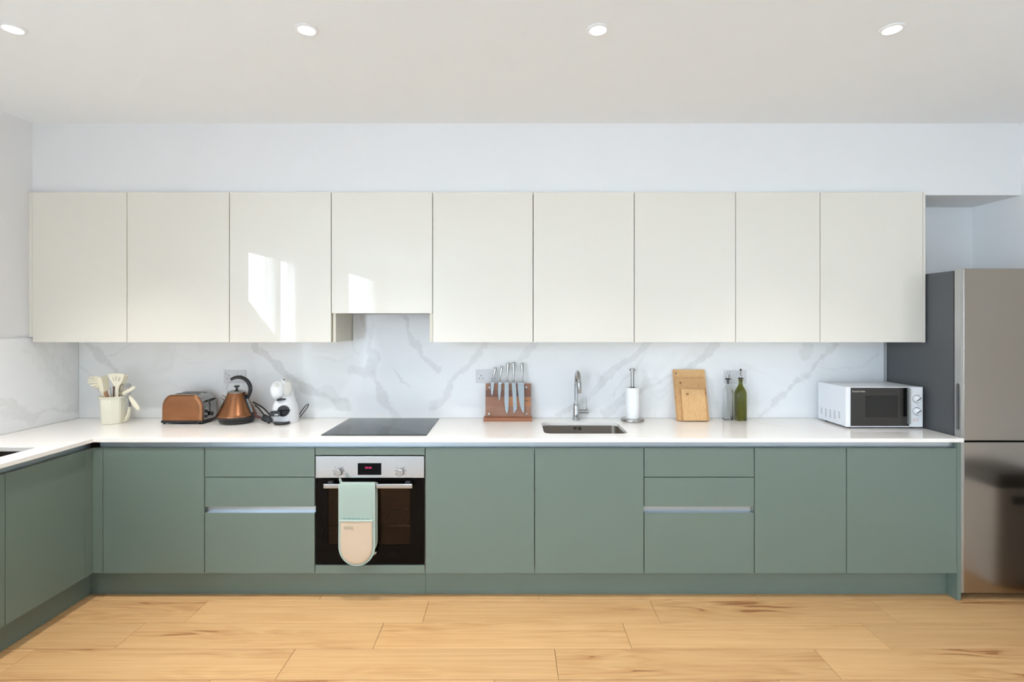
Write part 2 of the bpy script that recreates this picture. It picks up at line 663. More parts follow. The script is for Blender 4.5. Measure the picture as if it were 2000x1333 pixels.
    L(rp.outputs[0], hs.inputs['Color'])
    L(hs.outputs[0], b.inputs['Base Color'])
    b.inputs['Roughness'].default_value = rough
    bp = node(nt, 'ShaderNodeBump')
    bp.inputs['Strength'].default_value = 0.06
    bp.inputs['Distance'].default_value = 0.001
    L(nB.outputs['Fac'], bp.inputs['Height'])
    L(bp.outputs[0], b.inputs['Normal'])
    return m


M['oak'] = wood_mat('oak_laminate', (156, 106, 64), (190, 142, 92), (217, 175, 123), 'x', 0.45, 1.0, 0.065, 0.46)
M['walnut_dark'] = wood_mat('walnut_dark', (62, 34, 20), (112, 64, 42), (142, 86, 58), 'x', 0.5, 3.0, 0.1, 0.5)
M['walnut_orange'] = wood_mat('walnut_orange', (124, 70, 34), (172, 106, 58), (196, 130, 78), 'x', 0.5, 3.0, 0.1, 0.5)
M['walnut_pale'] = wood_mat('walnut_pale', (104, 64, 44), (150, 98, 68), (176, 122, 92), 'x', 0.5, 3.0, 0.1, 0.5)
M['walnut'] = wood_mat('walnut', (78, 44, 28), (132, 80, 54), (162, 106, 74), 'x', 0.5, 3.0, 0.12, 0.5)
M['bamboo'] = wood_mat('bamboo', (160, 110, 62), (200, 150, 96), (222, 180, 126), 'z', 0.45, 2.2, 0.05, 0.3)
M['bamboo_warm'] = wood_mat('bamboo_warm', (150, 102, 58), (190, 142, 92), (208, 164, 112), 'z', 0.45, 2.2, 0.05, 0.3)

# ================================================================== ROOM
WT = PZ(857, 2.842)             # worktop top
YB = 2.8615                     # base door fronts
YU = 3.107                      # wall cabinet door fronts
YW = 2.842                      # worktop front edge
XL_DOOR = -2.291                # left run door fronts
XL_WT = -2.272                  # left run worktop front edge


def struct(o):
    o['kind'] = 'structure'
    return o


floor_mb = MB()
floor_mb.box(LW - 0.1, RW + 0.1, 0.74, BW + 0.1, -0.08, -0.012)
floor = struct(floor_mb.build('floor', M['oak_joint']))
struct(MB().box(LW - 0.1, RW + 0.1, FW - 0.1, 0.735, -0.08, 0.004).build('floor', M['bounce_carpet']))  # unseen pale carpet, added to keep bounce light on the ceiling neutral
ROW = 0.2127
row_joint = {0: -1.057, 1: -0.4536, 2: -0.648, 3: -1.008, 4: -1.28}
rr = random.Random(3)
for r in range(0, 11):
    y1 = 3.077 - ROW * r
    y0 = y1 - ROW
    j = row_joint.get(r, rr.uniform(-1.2, 0))
    while j > LW:
        j -= 1.206
    x = j
    while x < RW:
        a, b = max(x, LW), min(x + 1.206, RW)
        if b - a > 0.03 and b > -2.42:
            pb = MB().box(a + 0.0009, b - 0.0009, y0 + 0.0017, y1 - 0.0017, -0.0115, 0.0, 0.0012, 1)
            pb.build('floor_plank', M['oak'], floor)
        x += 1.206

struct(MB().box(LW - 0.1, RW + 0.1, BW, BW + 0.1, -0.08, CEIL + 0.1).build('wall_back', M['wall']))
struct(MB().box(RW, RW + 0.1, FW, BW - 0.001, -0.08, CEIL + 0.1).build('wall_right', M['wall']))
struct(MB().box(LW - 0.1, RW + 0.1, FW - 0.1, FW - 0.001, -0.08, CEIL + 0.1).build('wall_rear', M['wall']))
SILL = [(1.30, 1.745), (0.12, 0.12), (0.45, 0.45)]           # first window's sill is sloped to slant its reflection in the gloss doors
holes = [[(a, s0), (b, s1), (b, d), (a, d)] for (a, b, c, d), (s0, s1) in zip(WINDOWS, SILL)]
struct(MB().holed([(FW, -0.08), (BW, -0.08), (BW, CEIL + 0.1), (FW, CEIL + 0.1)], holes, 'x', LW - 0.16, LW)
       .build('wall_left', M['wall'], smooth=False))
struct(MB().box(LW, RW, FW, BW, CEIL, CEIL + 0.1).build('ceiling', M['ceiling']))
struct(MB().box(LW + 0.0005, RW - 0.0005, 3.132, BW - 0.0005, 2.283, CEIL - 0.0005).build('trim_1', M['wall']))
struct(MB().box(LW - 14, LW - 0.17, FW - 8, BW + 8, -0.2, -0.09).build('ground', M['paving']))
for i, (a, b, c, d) in enumerate(WINDOWS):
    w = thing('window_%d' % (i + 1), None, None, (LW - 0.08, (a + b) / 2, c), kind='structure')
    f = MB()
    t = 0.045
    s0, s1 = SILL[i]
    sl = (s1 - s0) / (b - a)
    XA, XB = LW - 0.055, LW - 0.008
    f.prism([(a + .001, s0 + .001), (a + t, s0 + sl * t + .001), (a + t, d - .001), (a + .001, d - .001)], 'x', XA, XB)
    f.prism([(b - t, s1 - sl * t + .001), (b - .001, s1 + .001), (b - .001, d - .001), (b - t, d - .001)], 'x', XA, XB)
    f.prism([(a + t, s0 + sl * t + .001), (b - t, s1 - sl * t + .001), (b - t, s1 - sl * t + t), (a + t, s0 + sl * t + t)], 'x', XA, XB)
    f.box(XA, XB, a + t, b - t, d - t, d - .001)
    f.build('window_frame', M['frame_white'], w)
    MB().prism([(a + t, s0 + sl * t + t), (b - t, s1 - sl * t + t), (b - t, d - t), (a + t, d - t)], 'x', LW - 0.034, LW - 0.028).build('pane', M['window_glass'], w)
for side, x0, x1 in (('right', RW - 0.016, RW - 0.0005),):
    struct(MB().box(x0, x1, FW + .001, 2.2, 0.0005, 0.12, 0.004).build('baseboard_' + side, M['frame_white']))

# ================================================================== DOWNLIGHTS
lamp_words = ['leftmost round recessed ceiling downlight, above the left wall end',
              'second recessed ceiling downlight from the left, above the kettle side',
              'third recessed ceiling downlight from the left, above the sink side',
              'rightmost round recessed ceiling downlight, towards the fridge']
for px, py, lab, pwr in zip((25, 599, 1168, 1742), (55, 57, 57, 56), lamp_words, LAMP_POWER):
    Yd = (CEIL - CAM_Z) * F / (HORIZON - py)
    x = PX(px, Yd)
    t = thing('downlight', lab, 'downlight', (x, Yd, CEIL - 0.004), group='recessed downlights in a row on the ceiling')
    MB().lathe([(0.0455, 0.0035), (0.0455, 0.0), (0.040, -0.003), (0.034, -0.003), (0.031, 0.002), (0.031, 0.0035)], seg=36) \
        .build('rim', M['frame_white'], t, local=True)
    MB().lathe([(0, 0.0030), (0.0305, 0.0030), (0.0305, 0.0005), (0.02, -0.001), (0, -0.0015)], seg=30) \
        .build('lamp_lens', M['bulb'], t, local=True)
    s = bpy.data.lights.new('downlight_beam', 'SPOT')
    s.energy = pwr
    s.spot_size = R(98)
    s.spot_blend = 1.0
    s.shadow_soft_size = 0.03
    s.color = (1.0, 0.985, 0.965)
    so = bpy.data.objects.new('downlight_beam', s)
    COL.objects.link(so)
    so.parent = t
    so.location = (0, 0, -0.035)

# ================================================================== WALL CABINETS
SU = F / YU
def ux(px):
    return (px - 1000) / SU


U_EDGES = [(64, 247.3), (248.5, 447.3), (448.7, 646.3), (647.7, 844.3), (845.5, 1040.6), (1041.9, 1238.3), (1239.6, 1436.2),
           (1437.3, 1601.4), (1602.6, 1802.6)]
U_LABEL = ['leftmost cream gloss wall cabinet, next to the left side wall',
           'cream gloss wall cabinet above the toaster, second from the left wall',
           'cream gloss wall cabinet above the kettle with two tall window reflections',
           'short cream gloss cabinet over the hob with raised lower edge',
           'cream gloss wall cabinet above the knife board, right of the short one',
           'cream gloss wall cabinet above the sink tap',
           'cream gloss wall cabinet above the leaning chopping boards',
           'narrower cream gloss wall cabinet, second from the fridge end',
           'rightmost cream gloss wall cabinet, beside the fridge above the microwave']
Z_U0, Z_U1 = PZ(669, YU), PZ(375.5, YU)
Z_HOOD = PZ(612.5, YU)
for i, ((a, b), lab) in enumerate(zip(U_EDGES, U_LABEL)):
    x0, x1 = ux(a), ux(b)
    hood = i == 3
    z0 = Z_HOOD if hood else Z_U0
    t = thing('wall_cabinet', lab, 'wall cabinet', ((x0 + x1) / 2, 3.29, z0), group='row of cream gloss wall cabinets')
    MB().box(x0, x1, YU, YU + 0.019, z0, Z_U1, 0.0013, 2).build('door', M['cream'], t)
    c = MB()
    m = 0.019 if hood else 0.0
    zc = z0 + (0.026 if hood else 0.002)
    c.box(x0 + m, x1 - m, YU + 0.0205, BW - 0.014, zc, 2.2825)
    c.build('carcass', M['cream_board'], t)
# panels flanking the opening over the hob
for px0, px1, lab in ((647.7, 653.9, 'thin cream side panel left of the extractor opening'),
                      (838.2, 844.3, 'thin cream side panel right of the extractor opening')):
    tag(MB().box(ux(px0), ux(px1) - 0.0005, YU + 0.0195, BW - 0.013, Z_U0, 2.2825, 0.0008, 1).build('side_panel', M['cream_board']),
        lab, 'panel', 'cream panels of the wall cabinets')
tag(MB().box(ux(1803.4), 2.4525, YU - 0.001, BW - 0.014, Z_U0 - 0.001, Z_U1, 0.001, 1).build('cladding_panel', M['cream']),
    'cream gloss end panel closing the wall cabinets beside the fridge', 'panel', 'cream panels of the wall cabinets')
tag(MB().box(LW + 0.001, ux(63.2), YU + 0.002, YU + 0.02, 1.433, Z_U1, 0.001, 1).build('filler_panel', M['cream']),
    'narrow cream filler strip between wall cabinets and left wall', 'panel', 'cream panels of the wall cabinets')
# extractor under the short cabinet
hx0, hx1 = ux(653.9) + 0.003, ux(838.2) - 0.004
ho = thing('extractor_hood', 'built-in extractor hood under the short cabinet above the hob', 'extractor', ((hx0 + hx1) / 2, 3.29, Z_HOOD))
MB().box(hx0, hx1, YU + 0.022, BW - 0.016, Z_HOOD + 0.004, Z_HOOD + 0.025, 0.002).build('body', M['satin_chrome'], ho)
for k in range(2):
    w = (hx1 - hx0 - 0.06) / 2
    xa = hx0 + 0.02 + k * (w + 0.02)
    MB().box(xa, xa + w, YU + 0.06, BW - 0.05, Z_HOOD + 0.0005, Z_HOOD + 0.0038, 0.001, 1).build('filter', M['mesh_dark'], ho)

# ================================================================== SPLASHBACKS
SB = F / (BW - 0.012)           # pixels per metre on the face of the back splashback
def bx(px):
    return (px - 1000) / SB


def bz(py):
    return CAM_Z - (py - HORIZON) / SB


VEINS = [  # (points in photo pixels on the wall, half width px, depth)
    ([(484, 655), (505, 684), (522, 699), (544, 717), (568, 738), (592, 756), (628, 772), (661, 785), (684, 803)], 6.5, 0.75),
    ([(592, 756), (640, 768), (680, 795)], 10, 0.35),
    ([(716, 605), (722, 640), (725, 690), (728, 729), (740, 762), (756, 789), (774, 818)], 8, 0.62),
    ([(685, 722), (706, 723), (726, 728)], 8, 0.45),
    ([(690, 668), (694, 684), (700, 690)], 1.5, 0.5),
    ([(768, 715), (775, 732), (785, 748), (800, 755)], 1.5, 0.6),
    ([(790, 620), (797, 645), (810, 672), (822, 690), (838, 707), (858, 722)], 5, 0.62),
    ([(960, 660), (922, 703), (896, 728), (880, 752), (868, 780), (845, 795)], 5.5, 0.55),
    ([(880, 752), (858, 775), (838, 788)], 2, 0.4),
    ([(1270, 662), (1240, 701), (1206, 717), (1182, 736), (1162, 763), (1144, 782), (1091, 810)], 5, 0.55),
    ([(1396, 670), (1366, 702), (1342, 717), (1314, 733), (1274, 755), (1228, 778), (1180, 806)], 6.5, 0.6),
    ([(1314, 733), (1280, 742), (1262, 750)], 7, 0.3),
    ([(1636, 662), (1605, 702), (1578, 732), (1547, 755), (1520, 778), (1508, 800), (1488, 810)], 6, 0.65),
    ([(1586, 664), (1577, 686), (1568, 698)], 8, 0.42),
    ([(1043, 664), (1030, 684), (1022, 698)], 6, 0.4),
    ([(168, 662), (180, 682), (198, 697), (212, 712), (226, 722)], 8, 0.6),
    ([(162, 718), (172, 730), (190, 745)], 5, 0.3),
    ([(210, 698), (230, 690), (262, 672)], 1.2, 0.4),
    ([(1262, 690), (1240, 720), (1216, 742), (1200, 770)], 1.5, 0.35),
    ([(600, 690), (640, 704), (690, 700)], 1.2, 0.25),
    ([(1720, 690), (1690, 712), (1650, 722), (1610, 720)], 1.5, 0.3),
    ([(330, 690), (370, 706), (420, 716)], 1.2, 0.2),
]
# wide panel on the left side wall: (y along wall, z)
LVEINS = [
    ([(1.9, 1.10), (2.55, 1.085), (2.83, 1.09), (2.98, 1.075), (3.05, 0.985), (3.16, 0.965), (3.28, 0.985), (3.36, 0.965), (3.46, 0.945)], 0.013, 0.55),
    ([(2.4, 1.05), (2.75, 1.045), (2.90, 1.03), (3.02, 0.99), (3.10, 0.965)], 0.030, 0.40),
    ([(2.5, 1.00), (2.85, 0.985), (3.0, 0.965), (3.15, 0.955)], 0.004, 0.6),
    ([(3.10, 1.42), (3.18, 1.36), (3.26, 1.24), (3.33, 1.14), (3.42, 1.03)], 0.055, 0.28),
    ([(3.14, 1.37), (3.24, 1.365), (3.32, 1.31), (3.35, 1.25), (3.40, 1.20)], 0.003, 0.5),
    ([(1.2, 1.2), (1.8, 1.3), (2.2, 1.38)], 0.02, 0.4),
]


def vein_field(X, Y, veins, unit):
    """distance based vein pattern over arrays of surface coordinates"""
    u = X + unit * (3.0 * np.sin(Y / unit * 0.11 + X / unit * 0.03) + 2.0 * np.sin(X / unit * 0.17 + 1.3 + Y / unit * 0.05)
                    + 0.9 * np.sin(Y / unit * 0.43 + X / unit * 0.37))
    v = Y + unit * (2.4 * np.sin(X / unit * 0.13 + 0.4) + 1.6 * np.sin(Y / unit * 0.19 + X / unit * 0.09)
                    + 0.8 * np.sin(X / unit * 0.51 - Y / unit * 0.41))
    tot = np.zeros_like(X)
    fade = 0.75 if unit < 0.1 else 1.0
    for pts, hw, dep in veins:
        best = np.full_like(X, 1e9)
        for (x0, y0), (x1, y1) in zip(pts, pts[1:]):
            dx, dy = x1 - x0, y1 - y0
            L2 = dx * dx + dy * dy
            t = np.clip(((u - x0) * dx + (v - y0) * dy) / L2, 0, 1)
            d = np.hypot(u - (x0 + t * dx), v - (y0 + t * dy))
            best = np.minimum(best, d)
        w = hw * (1 + 0.45 * np.sin((u + v) / unit * 0.07 + hw) + 0.2 * np.sin((u - v) / unit * 0.21))
        core = np.clip((w * 1.15 - best) / (0.5 * hw + 0.6 * unit), 0, 1)
        edge = np.exp(-((best - w * 0.9) / (1.3 * unit)) ** 2)       # darker rim of a vein
        tot = np.maximum(tot, dep * (0.8 * core + 0.3 * edge * (best < w * 1.6)))
    return np.clip(tot * fade, 0, 1)


def panel_grid(name, o, du, dv, nu, nv, thick, keep, fld, m, nrm):
    """slab whose front is a fine grid carrying the vein attribute"""
    us = np.linspace(0, 1, nu)
    vs = np.linspace(0, 1, nv)
    U, V = np.meshgrid(us, vs)
    pts = np.array(o)[None, None, :] + U[..., None] * np.array(du)[None, None, :] + V[..., None] * np.array(dv)[None, None, :]
    f = fld(pts).reshape(-1)
    co = pts.reshape(-1, 3)
    idx = np.arange(nu * nv).reshape(nv, nu)
    q = np.stack([idx[:-1, :-1], idx[:-1, 1:], idx[1:, 1:], idx[1:, :-1]], -1).reshape(-1, 4)
    if keep is not None:
        cen = co[q].mean(1)
        q = q[keep(cen)]
    n = np.array(nrm)
    back = co - n * thick
    N = len(co)
    # boundary edges become the side faces
    e = np.concatenate([q[:, [0, 1]], q[:, [1, 2]], q[:, [2, 3]], q[:, [3, 0]]])
    key = np.sort(e, 1)
    _, inv, cnt = np.unique(key[:, 0].astype(np.int64) * (N + 1) + key[:, 1], return_inverse=True, return_counts=True)
    be = e[cnt[inv] == 1]
    sides = np.stack([be[:, 1], be[:, 0], be[:, 0] + N, be[:, 1] + N], -1)
    faces = np.concatenate([q, sides])
    allco = np.concatenate([co, back])
    used = np.unique(faces)
    rem = np.full(2 * N, -1)
    rem[used] = np.arange(len(used))
    faces = rem[faces]
    c = allco[used]
    base = np.array([(c[:, 0].min() + c[:, 0].max()) / 2, (c[:, 1].min() + c[:, 1].max()) / 2, c[:, 2].min()])
    me = bpy.data.meshes.new(name)
    me.from_pydata([], [], [])
    me.vertices.add(len(c))
    me.vertices.foreach_set('co', (c - base).astype(np.float32).ravel())
    me.loops.add(faces.size)
    me.loops.foreach_set('vertex_index', faces.astype(np.int32).ravel())
    me.polygons.add(len(faces))
    me.polygons.foreach_set('loop_start', np.arange(0, faces.size, 4, dtype=np.int32))
    me.update(calc_edges=True)
    at = me.attributes.new('vein', 'FLOAT', 'POINT')
    at.data.foreach_set('value', np.concatenate([f, f])[used].astype(np.float32))
    me.materials.append(m)
    ob = bpy.data.objects.new(name, me)
    ob.location = base
    COL.objects.link(ob)
    ROOTM[ob.name] = Matrix.Translation(base)
    return ob


SPF = BW - 0.012
hole_x0, hole_x1 = ux(653.9) + 0.001, ux(838.2) - 0.001
spl = panel_grid('splashback', (-2.8545, SPF, WT + 0.0005), (2.452 + 2.8545, 0, 0), (0, 0, Z_HOOD + 0.024 - WT), 1060, 138, 0.0115,
                 lambda c: (c[:, 2] < Z_U0 + 0.0) | ((c[:, 0] > hole_x0) & (c[:, 0] < hole_x1)),
                 lambda p: vein_field(1000 + p[..., 0] * SB, HORIZON - (p[..., 2] - CAM_Z) * SB, VEINS, 1.0), M['marble'], (0, -1, 0))
tag(spl, 'white marble splashback with grey veins along the back wall', 'splashback')
spl2 = panel_grid('splashback', (LW + 0.015, 1.16, WT + 0.0005), (0, BW - 0.0005 - 1.16, 0), (0, 0, 1.430 - WT), 460, 108, 0.0145, None,
                  lambda p: vein_field(p[..., 1], p[..., 2], LVEINS, 0.004), M['marble'], (1, 0, 0))
tag(spl2, 'white marble splashback on the left side wall, faint warm veins', 'splashback')

# ================================================================== WORKTOP (L shape, two sink cut-outs)
SINK = (0.184, 0.662, 2.967, 3.312)
SINK2 = (-2.78, -2.394, 2.405, 2.640)
outer = [(XL_WT, YW), (2.4535, YW), (2.4535, BW - 0.0005), (LW + 0.0005, BW - 0.0005), (LW + 0.0005, 1.16), (XL_WT, 1.16)]
wt = MB().holed(outer, [rrect(*SINK, 0.045, 8), rrect(*SINK2, 0.02, 6)], 'z', WT - 0.0215, WT)
wto = wt.build('worktop', M['quartz'], ang=30)
tag(wto, 'polished white quartz L-shaped worktop over the green base cabinets', 'worktop')
bev = wto.modifiers.new('edge', 'BEVEL')
bev.width = 0.0012
bev.segments = 2
bev.limit_method = 'ANGLE'
bev.angle_limit = R(60)


def sink(name, lab, s, m, depth, rad, over):
    x0, x1, y0, y1 = s
    g = 0.003
    t = thing(name, lab, 'sink', ((x0 + x1) / 2, (y0 + y1) / 2, WT - 0.022 - depth))
    zt = WT - 0.0222
    def ring(d, z, r):
        return [(p[0], p[1], z) for p in rrect(x0 - g + d, x1 + g - d, y0 - g + d, y1 + g - d, r, 8)]
    rings = [ring(-0.02, zt - 0.0015, rad + 0.02), ring(-0.02, zt, rad + 0.02), ring(0, zt, rad), ring(0.004, zt - depth + 0.03, rad),
             ring(0.010, zt - depth + 0.010, rad), ring(0.03, zt - depth, rad * 0.8),
             ring(0.1, zt - depth - 0.002, rad * 0.5)]
    MB().loft(rings, cap0=False).build('basin', m, t, ang=50)
    cx, cy = (x0 + x1) / 2, (y0 + y1) / 2
    MB().lathe([(0, 0.002), (0.02, 0.002), (0.028, 0.004), (0.042, 0.004), (0.045, 0.001)], (cx, cy, zt - depth - 0.001)).build('drain', M['satin_chrome'], t)
    if over:
        for px in (1122.5, 1132.0):
            xx, zz = PX(px, y1), PZ(837, y1)
            o = MB().lathe([(0.0, -0.004), (0.0115, -0.004), (0.0125, -0.002), (0.0125, 0.0005)], (xx, y1 - 0.0012, zz), axis='y').build('overflow_ring', M['satin_chrome'], t)
            MB().box(xx - 0.0075, xx + 0.0075, y1 - 0.0062, y1 - 0.005, zz - 0.0045, zz + 0.0045, 0.0005, 1).build('overflow_slot', M['black_gap'], o)
    return t


sink('sink', 'brushed steel undermount sink below the tap, with overflow slots', SINK, M['basin_steel'], 0.17, 0.045, True)
sink('sink', 'dark sunken basin in the left worktop at the picture edge', SINK2, M['basin_dark'], 0.17, 0.02, False)

# ================================================================== BASE CABINETS
SBASE = F / YB
def dx(px):
    return (px - 1000) / SBASE


def dz(py):
    return CAM_Z - (py - HORIZON) / SBASE


Z_D0, Z_D1 = dz(1120.5), dz(875.8)
DT = 0.019


def carcass(t, x0, x1, solid_top=False):
    c = MB()
    y0, y1 = YB + 0.034, BW - 0.005
    c.box(x0 + 0.0005, x0 + 0.018, y0, y1, Z_D0, WT - 0.022)
    c.box(x1 - 0.018, x1 - 0.0005, y0, y1, Z_D0, WT - 0.022)
    c.box(x0 + 0.018, x1 - 0.018, y0, y1, Z_D0, Z_D0 + 0.018)
    c.box(x0 + 0.018, x1 - 0.018, y1 - 0.01, y1, Z_D0 + 0.018, WT - 0.03)
    for xx in (x0 + 0.03, x1 - 0.07):
        c.box(xx, xx + 0.04, 3.0, 3.04, 0.0, Z_D0)
        c.box(xx, xx + 0.04, y1 - 0.08, y1 - 0.04, -0.012, Z_D0)
    return c.build('carcass', M['cream_board'], t)


def front(t, name, px0, px1, py0, py1):
    return MB().box(dx(px0), dx(px1), YB, YB + DT, dz(py1), dz(py0), 0.0012, 2).build(name, M['green'], t)


GB = 'row of sage green base cabinets'
def base(lab, px0, px1):
    return thing('base_cabinet', lab, 'base cabinet', ((dx(px0) + dx(px1)) / 2, 3.15, 0.0), group=GB)


def door_unit(lab, px0, px1):
    t = base(lab, px0, px1)
    front(t, 'door', px0, px1, 875.8, 1120.5)
    carcass(t, dx(px0), dx(px1))
    return t


def drawer_unit(lab, px0, px1):
    t = base(lab, px0, px1)
    front(t, 'drawer', px0, px1, 875.8, 932.2)
    front(t, 'drawer', px0, px1, 933.6, 990.4)
    front(t, 'drawer', px0, px1, 1002.6, 1120.5)
    c = MB()     # J-shaped grip channel between the two lower drawers
    c.box(dx(px0) + 0.002, dx(px1) - 0.002, YB + 0.026, YB + 0.030, dz(1012), dz(984))
    c.box(dx(px0) + 0.002, dx(px1) - 0.002, YB + 0.004, YB + 0.026, dz(1003.4) + 0.0008, dz(1003.4) + 0.0026)
    c.build('grip_channel', M['alu'], t)
    carcass(t, dx(px0), dx(px1))
    return t


door_unit('sage green base cabinet door in the left corner, below the toaster', 201.2, 398.6)
drawer_unit('sage green three-drawer unit left of the oven', 400.2, 614.4)
th = base('sage green oven housing with strips above and below the oven', 615.8, 829.6)
front(th, 'top_strip', 615.8, 829.6, 875.8, 889.6)
front(th, 'bottom_strip', 615.8, 829.6, 1104.6, 1120.5)
carcass(th, dx(615.8), dx(829.6))
door_unit('sage green base cabinet door directly right of the oven', 831.2, 1043.4)
door_unit('sage green base cabinet door under the sink', 1044.9, 1257.2)
drawer_unit('sage green three-drawer unit right of the sink cabinet', 1258.7, 1472.6)
door_unit('narrow sage green base cabinet door right of the drawers', 1474.1, 1652.6)
door_unit('sage green base cabinet door at far right beneath the microwave', 1654.1, 1868.8)
GP = 'sage green panels and fillers'
tag(MB().box(dx(1869.8), 2.4535, YB, BW - 0.005, 0.0005, WT - 0.022, 0.001, 1).build('cladding_panel', M['green']),
    'sage green end panel running to the floor beside the fridge', 'panel', GP)
tag(MB().box(XL_DOOR + 0.0006, dx(200), YB, YB + DT, Z_D0, Z_D1, 0.001, 1).build('filler_panel', M['green']),
    'narrow sage green corner filler facing the room in the left corner', 'panel', GP)

# left run (faces right)
def left_front(t, name, y0, y1, z0=Z_D0, z1=Z_D1):
    return MB().box(XL_DOOR - DT, XL_DOOR, y0, y1, z0, z1, 0.0012, 2).build(name, M['green'], t)


def left_unit(lab, y0, y1):
    t = thing('base_cabinet', lab, 'base cabinet', (-2.56, (y0 + y1) / 2, 0.0), group='sage green base cabinets of the left run')
    left_front(t, 'door', y0, y1)
    c = MB()
    x0, x1 = LW + 0.004, XL_DOOR - 0.034
    c.box(x0, x1, y0 + 0.0005, y0 + 0.018, Z_D0, WT - 0.022)
    c.box(x0, x1, y1 - 0.018, y1 - 0.0005, Z_D0, WT - 0.022)
    c.box(x0, x1, y0 + 0.018, y1 - 0.018, Z_D0, Z_D0 + 0.018)
    for xx in (x0 + 0.03, x1 - 0.14):
        for yy in (y0 + 0.03, y1 - 0.07):
            c.box(xx, xx + 0.04, yy, yy + 0.04, -0.012 if xx < -2.5 else 0.0, Z_D0)
    c.build('carcass', M['cream_board'], t)
    return t


left_unit('sage green base cabinet door of the left run, nearest the corner', 2.3695, 2.8120)
left_unit('sage green base cabinet at the left picture edge below the dark basin', 1.768, 2.3665)
left_unit('sage green base cabinet of the left run nearest the viewer', 1.166, 1.765)
tag(MB().box(XL_DOOR - DT, XL_DOOR, 2.8145, YB + DT, Z_D0, Z_D1, 0.001, 1).build('filler_panel', M['green']),
    'narrow sage green corner filler of the left run, facing right', 'panel', GP)
# handle channels under the worktop
for (t0, t1, lab) in ((-2.291 + 0.02, dx(408), 'short aluminium handle channel under the worktop in the left corner'),
                      (dx(408) + 0.0008, dx(1868.6), 'long aluminium handle channel under the worktop of the back run')):
    c = MB()
    c.box(t0, t1, YB + 0.027, YB + 0.032, Z_D1 - 0.018, WT - 0.0225)
    c.box(t0, t1, YB + 0.0205, YB + 0.027, Z_D1 - 0.018, Z_D1 - 0.015)
    tag(c.build('handle_channel', M['alu']), lab, 'handle channel', 'recessed handle channels under the worktop')
c = MB()
c.box(XL_DOOR - 0.032, XL_DOOR - 0.027, 1.166, YB + 0.02, Z_D1 - 0.018, WT - 0.0225)
c.box(XL_DOOR - 0.027, XL_DOOR - 0.0205, 1.166, YB + 0.02, Z_D1 - 0.018, Z_D1 - 0.015)
tag(c.build('handle_channel', M['alu']), 'aluminium handle channel under the worktop of the left run', 'handle channel', 'recessed handle channels under the worktop')
# plinths
YP = 2.931
for x0, x1, lab in ((-2.3545, PX(832, YP) - 0.0012, 'sage green plinth along the floor left of the oven edge'),
                    (PX(832, YP), dx(1869.8) - 0.001, 'long sage green plinth along the floor under sink and drawers')):
    tag(MB().box(x0, x1, YP, YP + 0.016, 0.0008, Z_D0 - 0.001, 0.0008, 1).build('plinth', M['green']), lab, 'plinth', 'sage green plinths at floor level')
tag(MB().box(-2.372, -2.356, 1.166, YP + 0.016, 0.0008, Z_D0 - 0.001, 0.0008, 1).build('plinth', M['green']),
    'sage green plinth of the left run, running towards the viewer', 'plinth', 'sage green plinths at floor level')

# ================================================================== FRIDGE FREEZER
FX0, FX1 = 2.4615, 3.030
FBY, FDY = 2.921, 2.872          # body front, door front
FZ0, FZS, FZ1 = 0.032, PZ(863, FDY), PZ(524.5, FDY)
fr = thing('fridge_freezer', 'tall stainless fridge freezer with charcoal side at the right end', 'fridge', ((FX0 + FX1) / 2, 3.16, 0.0))
MB().box(FX0, FX1, FBY, BW - 0.02, FZ0, FZ1 - 0.008, 0.003, 2).build('body', M['fridge_side'], fr)
MB().box(FX0 + 0.006, FX1 - 0.006, FBY - 0.0075, FBY - 0.0005, FZ0 + 0.03, FZ1 - 0.012).build('door_seal', M['black_gap'], fr)


def fridge_door(z0, z1, hz0, hz1):
    d = MB()
    y0, y1 = FDY, FBY - 0.008
    d.box(FX0 + 0.016, FX1, y0, y1, z0, z1, 0.004, 3)
    o = d.build('door', M['steel_fridge'], fr)
    s = MB()
    sh = rrect(y0 + 0.010, y1 - 0.010, hz0, hz1, 0.009, 5)
    s.holed(rrect(y0 + 0.0005, y1, z0 + 0.0005, z1 - 0.0005, 0.004, 3), [sh], 'x', FX0, FX0 + 0.0158)
    s.build('door_edge', M['silver_plastic'], o)
    MB().box(FX0 + 0.0135, FX0 + 0.0156, y0 + 0.006, y1 - 0.006, hz0 - 0.003, hz1 + 0.003).build('handle_recess', M['black'], o)
    return o


fridge_door(FZS + 0.004, FZ1, PZ(840, 2.9), PZ(749, 2.9))
fridge_door(FZ0 + 0.002, FZS - 0.004, 0.60, 0.80)
for xx in (FX0 + 0.05, FX1 - 0.05):
    for yy in (FBY + 0.05, BW - 0.1):
        MB().cyl((xx, yy, -0.012 if yy > 3.08 else 0.0), (xx, yy, FZ0), 0.02).build('foot', M['black'], fr)
MB().box(FX0 + 0.02, FX1 - 0.02, FBY + 0.01, FBY + 0.02, 0.004, FZ0).build('kick_grille', M['black'], fr)
